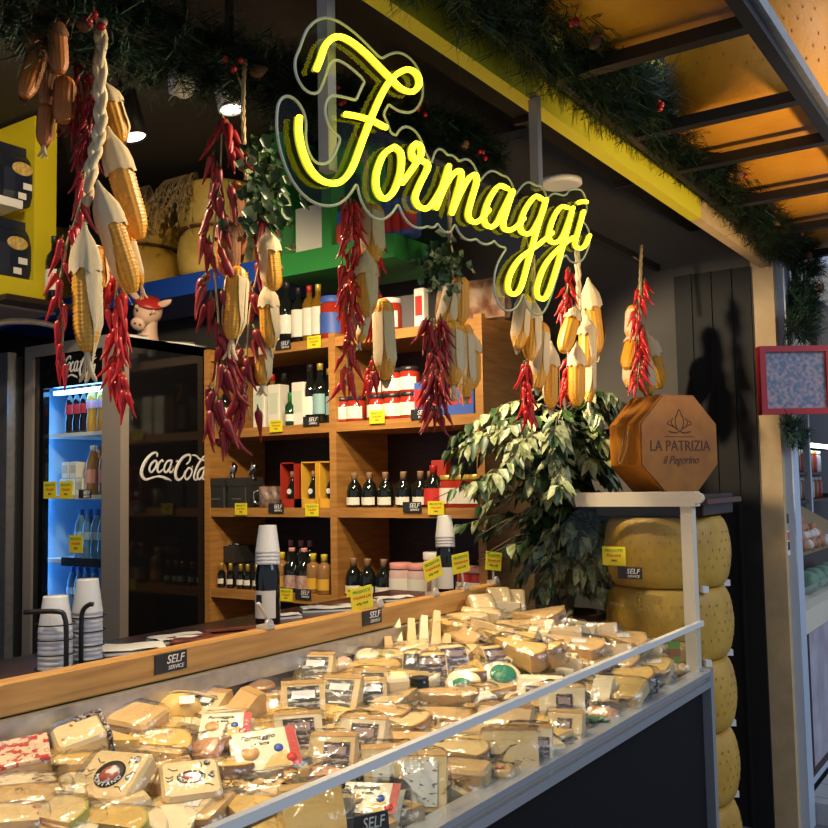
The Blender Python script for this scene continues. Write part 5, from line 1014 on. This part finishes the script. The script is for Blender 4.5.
# pear shaped tied cheese
p = heap(166,712,.03); o = thing('caciocavallo_cheese', 'yellow pear-shaped cheese tied at the neck with a white tag', 'cheese', basis((p.x,p.y,p.z-.005),(.75,-.66,.0),(.5,.55,.66))); b = B()
b.lathe([(.001,-.085),(.03,-.075),(.048,-.04),(.046,-.01),(.03,.018),(.013,.032),(.011,.038),(.02,.05),(.022,.062),(.012,.075),(.009,.082),(.001,.083)], CH['yellow'], 24, Matrix.Rotation(R(-90),4,'Y'), cap=False); b.build('cheese_body', o)
b = B(); b.tube([(-.035,.012*math.cos(a),.012*math.sin(a)) for a in [2*PI*k/14 for k in range(15)]], .004, M['rope'], 6); b.tube(spline([(-.035,.012,0),(.01,.035,.03),(.06,.025,.042),(.12,.01,.03)],5), .0032, M['rope'], 6); b.build('string', o)
b = B(); b.rbox((.03,-.015,.052),(.065,.008,.055), M['paper'], .001); b.build('paper_tag', o)
C_('half',168,744,.10,.06,.04,-12,14,4,'yellow','rindt',1,label='rounded yellow cheese slice behind the square logo cheese')
C_('wedge',160,752,.09,.07,.03,10,10,0,'cream','rindt',1,label='thin cream wedge tucked against the square logo cheese')
# square logo cheese
def logo_cheese(px, py, s, yaw, tilt, ovl, label):
    o = C_('slab',px,py,s,s*.92,.04,yaw,tilt,0,'cream',None,1,k=1,label=label,lift=.03); z = .0412
    b = B(); b.lathe([(s*.24,0),(s*.24,.0008),(s*.15,.0009)], M['ink'], 28, T(0,0,z) @ Matrix.Diagonal((1,ovl,1,1)), cap=False); lb = b.build('logo_ring', o)
    b = B(); b.lathe([(s*.155,0),(s*.155,.0009),(.0005,.001)], mat('logo_centre_print', (.72,.70,.66), .5, col2=(.40,.08,.04), scale=45, contrast=(.45,.5)), 24, T(0,0,z) @ Matrix.Diagonal((1,ovl,1,1))); b.build('logo_centre', o)
    for i, ch in enumerate('MONTANO'):
        a = -PI/2+(i-3)*.42; text(ch, s*.10, M['chalk'], o, T(math.cos(a)*s*.197, math.sin(a)*s*.197*ovl, z+.001, a+PI/2))
    for x, y in ((.30,.30),(.34,-.02)): b = B(); b.lathe([(s*.055,0),(s*.055,.0009),(.0005,.001)], mat('round_seal_print', (.06,.05,.06), .5, col2=(.5,.47,.45), scale=120, contrast=(.5,.55)), 16, T(x*s,y*s,z)); b.build('round_seal', o)
    b = B(); r_ = random.Random(9)
    for k in range(6): a = r_.uniform(0,6.28); b.tube([(math.cos(a)*s*.3,math.sin(a)*s*.28,z),(math.cos(a+.1)*s*.37,math.sin(a+.2)*s*.34,z),(math.cos(a+.25)*s*.42,math.sin(a+.1)*s*.4,z)], .0009, M['ink'], 4)
    b.build('printed_twigs', o)
    return o
logo_cheese(117,776,.128,-18,33,1,'square cream cheese with big round black logo in the left foreground')
logo_cheese(190,781,.112,20,25,.62,'square cream cheese with oval red and black logo, right of the round logo one')
o = C_('slab',176,808,.11,.09,.03,-14,10,0,'speck',None,1,lab=[('white',.12,.05,.5,.36,4)],label='dark veined cheese slab with plain white sticker in the left foreground')
C_('curd',22,800,.11,.10,.05,0,6,0,'tan',None,2,label='bag of crumbled tan cheese at the left photo edge',name='cheese_bag')
C_('curd',62,792,.08,.07,.04,20,6,0,'cream',None,2,label='small crinkled bag of cheese crumbs left of the round logo cheese',name='cheese_bag')
C_('half',58,818,.12,.07,.045,-28,8,0,'cream','green',1,label='half cheese with pale green rind at the bottom left')
C_('half',118,826,.12,.06,.045,-22,8,0,'yellow','green',1,label='half cheese with darker green-gold rind at the bottom left')
C_('half',4,826,.10,.06,.05,10,8,0,'cream','chilibits',1,label='pale cheese with orange speckled rind in the bottom left corner')
# --- second group
C_('ramp',205,702,.085,.08,.03,-30,6,0,'cream','rindt',1,[('dark',0,.0,.62,.62)],'flat wedge with black and white label behind the big printed pack')
C_('ramp',240,706,.05,.09,.055,-40,0,10,'tan','rindt',None,label='tan cheese prism standing left of the pink sliced pack')
C_('slab',272,706,.075,.07,.035,12,34,0,'ham',None,1,label='pink cured slices in a clear pack among the labelled wedges',name='meat_pack',cat='meat')
C_('ramp',303,698,.085,.08,.06,10,10,0,'cream','rindt',1,[('dark',0,.02,.74,.8)],'cream wedge with large dark landscape label, middle of the labelled group')
C_('ramp',315,666,.085,.07,.055,-10,10,0,'cream','rindt',1,[('dark',.05,.02,.68,.8)],'labelled cream wedge at the back against the metal rail')
C_('ramp',341,690,.085,.075,.05,-14,10,0,'cream','rindt',1,[('dark',0,.02,.7,.78)],'labelled cream wedge right of the large landscape label one')
C_('ramp',371,682,.075,.07,.05,-6,12,0,'cream','rindt',1,[('dark',.05,.02,.66,.8)],'labelled cream wedge beside the small white rounds')
C_('round',262,690,.06,.06,.04,0,10,0,'rindb',None,1,label='dark brown little cheese round in shadow at the back rail')
C_('round',340,664,.06,.06,.03,0,10,0,'ham',None,1,label='small pink wrapped round behind the labelled wedges')
def printed(px, py, sx, sy, yaw, tilt, roll, label, lift=.03):
    o = C_('pack',px,py,sx,sy,.03,yaw,tilt,roll,'pale',None,None,k=1,label=label,lift=lift,name='cheese_pack'); z = .031
    b = B(); b.box((-sx*.46,-sy*.44,z),(sx*.46,sy*.44,z+.0006), LB['plain']); b.build('printed_card', o); z += .0007
    b = B(); b.box((sx*.32,-sy*.44,z),(sx*.46,sy*.44,z+.0005), LB['red']); b.build('red_stripe', o)
    b = B(); b.lathe([(sx*.13,0),(sx*.13,.001),(.0005,.0012)], LB['pic'], 18, T(-sx*.24,-sy*.05,z)); b.prism([(-sx*.1,-sy*.42),(sx*.30,-sy*.42),(sx*.28,-sy*.1),(sx*.05,-sy*.18)], z, z+.001, CH['yellow']); b.lathe([(sx*.07,0),(sx*.07,.0012),(.0005,.0013)], M['bluep'], 14, T(sx*.17,-sy*.02,z)); b.build('food_picture', o)
    text('Formaggio', sy*.15, M['ink'], o, T(-sx*.10,sy*.28,z+.0003), shear=.3); text('a fette', sy*.11, M['ink'], o, T(-sx*.06,sy*.13,z+.0003), shear=.3)
    b = B(); b.lathe([(sx*.075,0),(sx*.075,.0008),(.0005,.001)], M['redink'], 16, T(sx*.33,-sy*.27,z+.0006)); b.build('round_seal', o); wrap_part(o, sx*1.1, sy*1.1, .032, px, True); return o
printed(266,750,.145,.115,20,22,-4,'large printed cheese pack with red stripe and food picture, centre left')
printed(226,728,.12,.09,6,12,0,'printed pack with red corner lying behind the larger red striped pack')
C_('pack',205,748,.10,.06,.035,-20,26,-20,'slice',None,2,label='folded clear pack of red-brown slices left of the big printed pack',name='meat_pack',cat='meat')
C_('ramp',298,730,.085,.075,.06,14,8,0,'pale','rindt',1,[('brown',0,0,.66,.8)],'pale wedge with dark rose label right of the red striped pack')
C_('ramp',333,752,.08,.075,.06,-8,10,0,'cream','rindt',1,[('brown',.12,0,.56,.72)],'plump wrapped wedge with small dark label nearest the glass edge strip')
C_('ramp',364,735,.085,.08,.065,-16,10,0,'pale','rindt',1,[('brown',.06,.02,.6,.74)],'pale wedge with dark rose label right of the plump wrapped one')
C_('slab',330,714,.09,.05,.03,-24,8,6,'yellow','',None,label='golden cheese slice lying between the labelled wedges')
C_('slab',352,722,.07,.05,.035,10,8,0,'cream','',1,label='cream slice half hidden behind the rose labelled wedges')
C_('pack',326,776,.11,.06,.03,-28,10,0,'slice',None,2,label='flat pack of red-brown slices under the plump wrapped wedge',name='meat_pack',cat='meat')
C_('ramp',312,812,.09,.09,.075,20,4,0,'yellow','rindt',1,label='large golden wedge behind the front glass at the bottom')
C_('curd',268,790,.09,.07,.045,10,10,0,'tan',None,2,label='crinkled bag of tan cheese pieces just left of the golden wedge',name='cheese_bag')
C_('wedge',240,808,.10,.07,.035,-40,6,0,'yellow','rindt',1,label='golden wedge lying flat at the bottom left of the glass strip')
C_('slab',338,808,.05,.05,.06,6,-10,0,'cream','',1,[('grey',0,0,.8,.8)],'small cheese with plain grey label by the golden wedge')
printed(372,800,.12,.085,-10,16,0,'printed pack with red stripe behind the front glass at the bottom')
C_('curd',232,790,.07,.06,.035,0,8,0,'yellow',None,2,label='small bag of yellow shavings left of the tan cheese bag',name='cheese_bag')
# --- small rounds in the middle back
C_('round',350,650,.055,.055,.035,0,16,0,'pale',None,1,label='small white round cheese at the back rail, leftmost of the rounds')
C_('round',368,657,.06,.06,.035,0,16,0,'pale',None,1,label='small white round cheese at the back, right of the leftmost round')
C_('round',386,660,.066,.066,.035,0,22,0,'pale','',1,[('goldl',0,0,.72,.72,0,1)],'white round cheese with green-gold lid at the back')
C_('round',426,676,.07,.07,.03,0,18,0,'pale',None,1,[('goldl',0,0,.6,.6,0,1)],'white round with green-gold lid in the middle of the heap')
C_('ramp',372,690,.06,.06,.045,8,14,0,'cream','rindt',1,[('dark',0,0,.7,.74)],'little dark labelled wedge left of the white cheese cylinder')
C_('slab',396,684,.05,.05,.06,12,10,0,'pale','',None,label='upright white cheese cylinder left of the dark jar',name='cheese_block')
o = jar('dark_jar','small dark jar with black lid in the middle of the cheese', .026,.045,M['glassb'],M['black'],LB['black']); p = heap(420,686,.03); o.matrix_world = T(p.x,p.y,p.z-.02,BY)
C_('round',387,706,.075,.065,.03,0,16,0,'cream',None,1,label='oval cream cheese in a shallow dish left of the long tan wedge')
# --- standing sticks with sleeves
g = 'pale cheese sticks with black sleeves'
for i, (px, py, yaw, ro, L_) in enumerate([(407,640,6,-4,.13),(419,644,0,8,.125),(430,642,-4,14,.13),(442,638,-6,16,.135),(398,650,8,-2,.08),(452,650,-8,20,.09)]):
    o = C_('stick',px-8,py+9,.032,L_,.026,yaw,48,ro,['pale','cream','pale','cream','tan','cream'][i],None,None,k=1.05,label='%s pale cheese stick from the left standing at the back rail'%ORD[[1,2,3,4,0,5][i]],lift=-.03,group=g)
C_('wedge',458,634,.15,.07,.045,112,46,0,'tan','rindt',1,label='tall tan wedge standing right of the pale cheese sticks')
for i, (px, py, yaw, lab_) in enumerate([(430,664,10,'black printed sleeve pack in front of the left sticks'),(452,656,24,'black printed sleeve pack in front of the right sticks'),(495,656,30,'black printed sleeve pack left of the bagged wedges'),(412,662,-8,'small black sleeve at the foot of the leftmost sticks')]):
    C_('ramp',px,py,(.075,.07,.075,.04)[i],.06,.045,yaw,12,0,'cream',None,1,[('brown' if i < 3 else 'black',0,0,.9,.9)],lab_,lift=.01,name='sleeved_cheese')
# --- middle flats
C_('wedge',440,696,.17,.07,.035,-8,6,0,'tan','rindb',1,label='long flat tan wedge with brown rind in the centre of the heap')
C_('wedge',430,716,.17,.08,.032,-16,6,2,'tan','rindt',1,label='second long tan wedge below the centre one')
C_('wedge',400,722,.12,.08,.032,-30,8,0,'cream','rindt',1,label='cream wedge lying left of the stacked long wedges')
C_('wedge',384,714,.11,.07,.03,-14,6,0,'tan','rindb',1,label='brown edged tan wedge below the oval dish cheese')
C_('wedge',452,732,.17,.09,.03,-22,6,4,'tan','rindt',1,label='third long tan wedge, just behind the glass edge strip')
C_('wedge',404,742,.11,.07,.035,-34,8,0,'tan','rindb',1,label='short tan wedge with brown rind near the glass edge strip')
C_('slab',425,730,.10,.05,.02,-20,8,0,'yellow','',1,label='thin golden slice between the long tan wedges')
C_('curd',478,698,.085,.08,.05,0,6,0,'ricotta',None,1,label='lumpy white ricotta mound in the centre right of the heap')
C_('round',463,682,.085,.085,.03,0,28,0,'pale',None,1,[('green',-.05,-.15,.5,.42,0,1)],'pale round with small green label left of the larger green one')
C_('round',500,676,.10,.10,.034,6,34,0,'pale',None,1,[('green',.04,.0,.62,.6,0,1)],'pale round with large green half-moon label')
C_('slab',520,700,.07,.05,.03,-20,10,0,'cream','',1,label='small cream block right of the ricotta mound')
C_('ramp',504,722,.11,.09,.06,-24,4,0,'tan','rindb',1,label='big tan block with brown rind right of the glass joint')
C_('wedge',452,756,.14,.08,.05,-14,4,0,'cream','rindb',1,label='long wrapped wedge seen through the front glass, left of the joint')
C_('slab',462,774,.10,.06,.05,-20,4,0,'tan','rindb',1,label='wrapped tan block low against the front glass at the joint')
# through the glass
g = None
C_('ramp',388,768,.085,.085,.075,8,10,0,'cream','rindt',1,[('script',0,0,.66,.84)],'rounded wedge with white handwritten label, left of the pair behind glass')
C_('ramp',421,775,.085,.085,.075,-4,10,0,'cream','rindt',1,[('script',0,0,.66,.84)],'rounded wedge with white handwritten label, right of the pair behind glass')
C_('ramp',520,750,.10,.075,.075,-4,2,0,'cream','rindb',2,label='bagged cream wedge carrying the small black self service sign')
C_('slab',500,778,.08,.05,.04,-24,4,0,'tan','',2,[('red',.2,-.1,.2,.2,0,1)],'bagged tan cheese with red dot low behind the glass')
C_('slab',538,726,.06,.05,.045,-30,6,0,'yellow','rindb',1,label='small orange block beside the big tan block')
C_('ramp',556,748,.085,.08,.07,-10,8,0,'pale','rindt',1,[('brown',.3,.0,.28,.6)],'crumbly white wedge with narrow label at the front glass')
C_('ramp',562,704,.095,.09,.085,-8,8,0,'pale','rindt',1,[('brown',.05,.05,.36,.62)],'tall pale triangle wedge with dark label, right front')
C_('ramp',584,730,.07,.08,.065,-20,6,0,'cream','rindt',1,[('brown',0,0,.42,.7)],'cream wedge with dark label below the tall triangle wedge')
C_('wedge',548,714,.09,.06,.03,-10,6,0,'tan','rindb',1,label='flat brown edged slice left of the tall triangle wedge')
C_('ramp',540,690,.10,.08,.05,-14,14,0,'pale',None,1,[('brown',0,0,.6,.5)],'pale wedge with a printed sleeve under the bagged sticks')
# sticks with cow patches
g = 'pale sticks with cow-patch sleeves'
for i, (px, py, yaw, L_) in enumerate([(520,664,-28,.15),(534,658,-30,.16),(506,668,-26,.13)]):
    o = C_('stick',px,py,.035,L_,.03,yaw,30,0,'pale',None,None,k=1.15,label='%s pale cheese stick with black patch pointing to the front, centre right'%ORD[(1,2,0)[i]],lift=.01,group=g); b = B(); b.lathe([(.016,.0),(.016,.001),(.0005,.0012)], LB['cowb'], 10, T(0,.02,.0332) @ Matrix.Diagonal((1,.7,1,1))); b.build('black_patch', o)
for i, (px, py, yaw) in enumerate([(602,692,-26),(566,668,-24)]):
    o = C_('ramp',px,py,.055,.13,.05,yaw,10,0,'pale',None,1,k=1,label=('pale wedge with black and white cow patch at the front right','pale wedge with cow patch under the bagged heap')[i],lift=.01); b = B(); b.lathe([(.02,0),(.02,.001),(.0005,.0012)], LB['cowb'], 10, T(0,-.045,.021) @ Matrix.Rotation(R(20),4,'X')); b.build('black_patch', o)
# --- bagged grana at the far right
g = 'bagged golden wedges in the far right heap'
R_ = [(480,606,.07,.09,.045,20,44,'clear bagged wedge standing at the back rail, first of three'),(498,600,.07,.10,.045,6,50,'clear bagged wedge standing at the back rail, second of three'),(514,602,.065,.10,.045,-6,52,'clear bagged wedge standing at the back rail, third of three')]
for px, py, sx, sy, sz, yaw, ti, lab_ in R_: C_('slab',px,py,sx,sy,sz,yaw,ti,0,'cream','',2,label=lab_,group=g)
far = [(492,632,.13,.08,-50),(508,640,.15,.08,-40),(524,628,.15,.08,-46),(540,618,.15,.09,-36),(552,634,.16,.08,-34),(520,650,.14,.07,-44),(566,626,.15,.09,-30),(574,646,.16,.08,-36),(590,632,.15,.08,-28),(540,652,.14,.06,-44),(600,652,.16,.08,-30),(616,640,.15,.09,-24),(556,662,.13,.06,-40),(584,664,.13,.07,-34),(632,652,.16,.08,-22),(612,666,.15,.08,-26),(648,646,.13,.08,-18)]
where = ['nearest the wooden ledge','below the standing bags','behind the front row, left half','at the top of the mound, left','in the middle of the mound','above the cow-patch sticks','at the very top of the mound','in the centre of the mound','at the top right of the mound','low on the left slope of the mound','on the right slope of the mound','near the reflection in the end glass','low in front of the mound','in front of the mound, beside cow-patch wedge','lying long across the right slope','low on the right slope of the mound','closest to the white corner post']
for i, (px, py, sx, sy, yaw) in enumerate(far): C_('wedge',px,py,sx,sy,.05,yaw+ (0 if i%2 else 180),14,(-6,5,8)[i%3],('cream','yellow','cream','tan')[i%4],'rindt',2,[('white',.1,0,.22,.3,20)] if i in (7,11,14) else None,label='clear bagged golden wedge '+where[i],lift=.02+(.03 if 3 <= i < 12 else .0),group=g)
C_('slab',646,668,.13,.10,.045,-26,10,0,'yellow','rindt',2,[('white',.15,.1,.3,.3,10)],'big flat golden slab with white sticker behind the front rail, right',lift=.01)
C_('slab',612,690,.15,.11,.04,-30,12,0,'yellow','rindt',2,[('white',-.05,-.1,.34,.3,10)],'golden slab with white and pink sticker nearest the front glass, right',lift=.015)
C_('slab',668,652,.10,.06,.06,-14,4,0,'yellow','rindb',1,[('white',-.2,0,.3,.5)],'golden wedge with brown rind beside the green corner tag',lift=.012)
C_('wedge',625,676,.14,.08,.035,-20,12,0,'yellow','rindb',1,label='thin golden wedge with dark edge lying over the large slabs',lift=.04)
C_('curd',660,676,.06,.05,.04,0,4,0,'pale',None,2,label='small bagged pale cheese right of the dark blue sign',name='cheese_bag')
C_('curd',680,668,.045,.05,.035,0,4,0,'cream',None,2,label='small bagged cheese in the corner by the white post',name='cheese_bag')
C_('slab',656,656,.07,.05,.035,-24,8,0,'tan','',1,label='short tan slab left of the golden wedge with brown rind',lift=.01)
C_('curd',572,690,.10,.07,.035,0,6,0,'cream',None,2,label='loose bag of cheese pieces behind the tall triangle wedge',name='cheese_bag')
C_('curd',530,640,.10,.08,.04,0,6,0,'cream',None,2,label='crinkled bag on the slope above the cow-patch sticks',name='cheese_bag',lift=.03)
C_('pack',600,712,.08,.05,.03,-26,6,0,'slice',None,2,label='dark pack of sliced meat low at the front right glass',name='meat_pack',cat='meat')
# little green leaves and signs
for i, (px, py, s) in enumerate([(618,697,.06),(596,716,.05),(650,680,.06),(552,656,.05)]):
    p = heap(px,py,.045); b = B(); q = b.mi(mat('plastic_green_leaf', (.05,.14,.06), .4)); r_ = random.Random(i)
    for k in range(4): leaf(b, Vector((0,0,0)), Vector((math.cos(k*1.6),math.sin(k*1.6),.6)), Vector((0,0,1)), s*r_.uniform(.8,1.1), s*.32, q)
    tag(b.build('decoration_leaf', None, T(p.x,p.y,p.z-.02)), ['green decoration leaf beside the cow-patch wedge','green decoration leaf low at the front glass','green decoration leaf behind the small dark blue sign','green decoration leaf among the sticks, centre right'][i], 'leaf', 'green decoration leaves in the heap')
for px, py, lab_, s in [(517,748,'small black self service sign on the bagged wedge behind the glass',.8),(641,686,'small dark blue self service sign at the right end of the glass',.72),(362,821,'black self service sign at the bottom edge of the photo',.9)]:
    p = heap(px,py,.05); mx = basis((p.x-.02,max(p.y-.03,1.05),p.z), (.70,-.68,.12), (-.2,-.15,.95)) @ Matrix.Scale(s,4) @ Matrix.Diagonal((.85,1.35,1,1)); o = dup(ST, mx, lab_, 'self service signs in the cheese')
p = at(676,650,Y=1.10); o = thing('corner_tag', 'small green and orange tag in the case corner by the white post', 'price tag', basis((p.x-.05,1.09,p.z-.0), (.6,-.8,0), (0,0,1))); b = B(); b.box((-.02,.012,-.001),(.022,.036,.001), mat('lime_card', (.22,.42,.03), .5)); b.box((-.02,-.03,-.001),(.022,-.014,.001), MATS['lime_card']); b.build('green_band', o); b = B(); b.box((-.02,-.014,-.001),(.022,.012,.001), mat('rust_card', (.45,.16,.03), .5)); b.build('orange_band', o)

# half buried pieces that fill the gaps of the heap
fr_ = random.Random(77); PRO = []
for i, (kd, col, rd, wr_) in enumerate([('wedge','tan','rindt',1),('slab','cream','',1),('wedge','yellow','rindb',1),('half','pale','rindt',None),('slab','yellow','rindt',2),('ramp','cream','rindt',1)]): PRO.append((kd,col,rd,wr_))
FL = {}
for ix in range(23):
    for iy in range(6):
        X = .62+.115*ix+fr_.uniform(-.03,.03); Y = 1.10+.118*iy+fr_.uniform(-.03,.03)
        v = Vector((X,Y,deck(X,Y)-EYE)); c_ = CAMR.transposed() @ v; px, py = CX+F*c_.x/-c_.z, CY-F*c_.y/-c_.z
        if not (-60 < px < 880 and py < 870) or X > 3.05 or min(math.hypot(X-a,Y-c) for a,c in FEAT) < .042: continue
        kd = fr_.randrange(6); Y = max(Y,1.115); mx = T(X,Y,deck(X,Y)-.012,fr_.uniform(0,6.28),R(fr_.uniform(-7,7)),R(fr_.uniform(-7,7)))
        lab_ = ['tan wedge half buried under other cheeses in the heap','cream block half buried under other cheeses in the heap','golden brown-edged wedge half buried in the heap','pale half cheese partly buried in the heap','golden bagged block half buried in the heap','cream sloping wedge half buried in the heap'][kd]
        g_ = 'half buried '+['tan wedges','cream blocks','golden wedges','half cheeses','golden blocks','sloping wedges'][kd]
        if kd not in FL:
            q = PRO[kd]; FL[kd] = C_(q[0],400,700,.11,.08,.045,0,0,0,q[1],q[2],q[3],label=lab_,group=g_,seed=500+kd); FL[kd].matrix_world = mx
        else: dup(FL[kd], mx, lab_, g_)

sm = None
for i in range(13):
    X = 1.75+.105*i+fr_.uniform(-.02,.02); Y = 1.125+fr_.uniform(-.012,.012); mx = T(X,Y,deck(X,Y)-.004,fr_.uniform(-1.2,-.2),R(fr_.uniform(0,14)),0)
    if sm is None: sm = C_('slab',400,700,.075,.05,.034,0,0,0,'tan','',2,k=1,label='small bagged tan cheese lying along the foot of the front glass',group='small bagged cheeses along the front glass',seed=900); sm.matrix_world = mx
    else: dup(sm, mx, sm['label'])
# ================================================================ LIGHT
w = bpy.data.worlds.new('world'); SC.world = w; w.use_nodes = True
w.node_tree.nodes['Background'].inputs[0].default_value = (.62,.74,1.0,1); w.node_tree.nodes['Background'].inputs[1].default_value = .42
def spot(name, loc, to, power, size=70, blend=.5, col=(1,.80,.52), rad=.05):
    l = bpy.data.lights.new(name, 'SPOT'); l.energy = power; l.spot_size = R(size); l.spot_blend = blend; l.color = col; l.shadow_soft_size = rad
    o = bpy.data.objects.new(name, l); COL.objects.link(o); o.location = loc
    d = Vector(to)-Vector(loc); o.rotation_euler = d.to_track_quat('-Z','Y').to_euler(); return o
for x in (.75,1.35,1.95,2.5,3.0): spot('ceiling_spot', (x-.1,1.78,2.40), (x+.12,1.38,.9), 56, 74, .6)
spot('ceiling_spot', (2.2,2.3,2.55), (3.5,3.2,1.7), 120, 85, .7)
spot('ceiling_spot', (2.7,2.0,2.55), (3.5,2.4,1.7), 75, 80, .7)
spot('ceiling_spot', (2.5,2.0,2.4), (4.0,1.35,1.75), 130, 50, .6)
spot('ceiling_spot', (1.75,1.0,2.36), (1.1,1.55,1.95), 40, 70, .7)
spot('ceiling_spot', (1.5,2.5,2.95), (2.6,3.95,2.75), 90, 80, .7)
spot('rack_underside_fill', (2.8,-1.0,1.0), (3.0,.72,2.45), 260, 50, .7, (1,.72,.36), .15)  # added unseen fill aimed up to brighten the undersides of the rack wheels

l = bpy.data.lights.new('hall_skylight','AREA'); l.energy = 130; l.size = 3; l.color = (.72,.84,1); o = bpy.data.objects.new('hall_skylight', l); COL.objects.link(o); o.location = (3.2,-4.0,4.6); o.rotation_euler = (Vector((4.4,1,1.2))-o.location).to_track_quat('-Z','Y').to_euler()
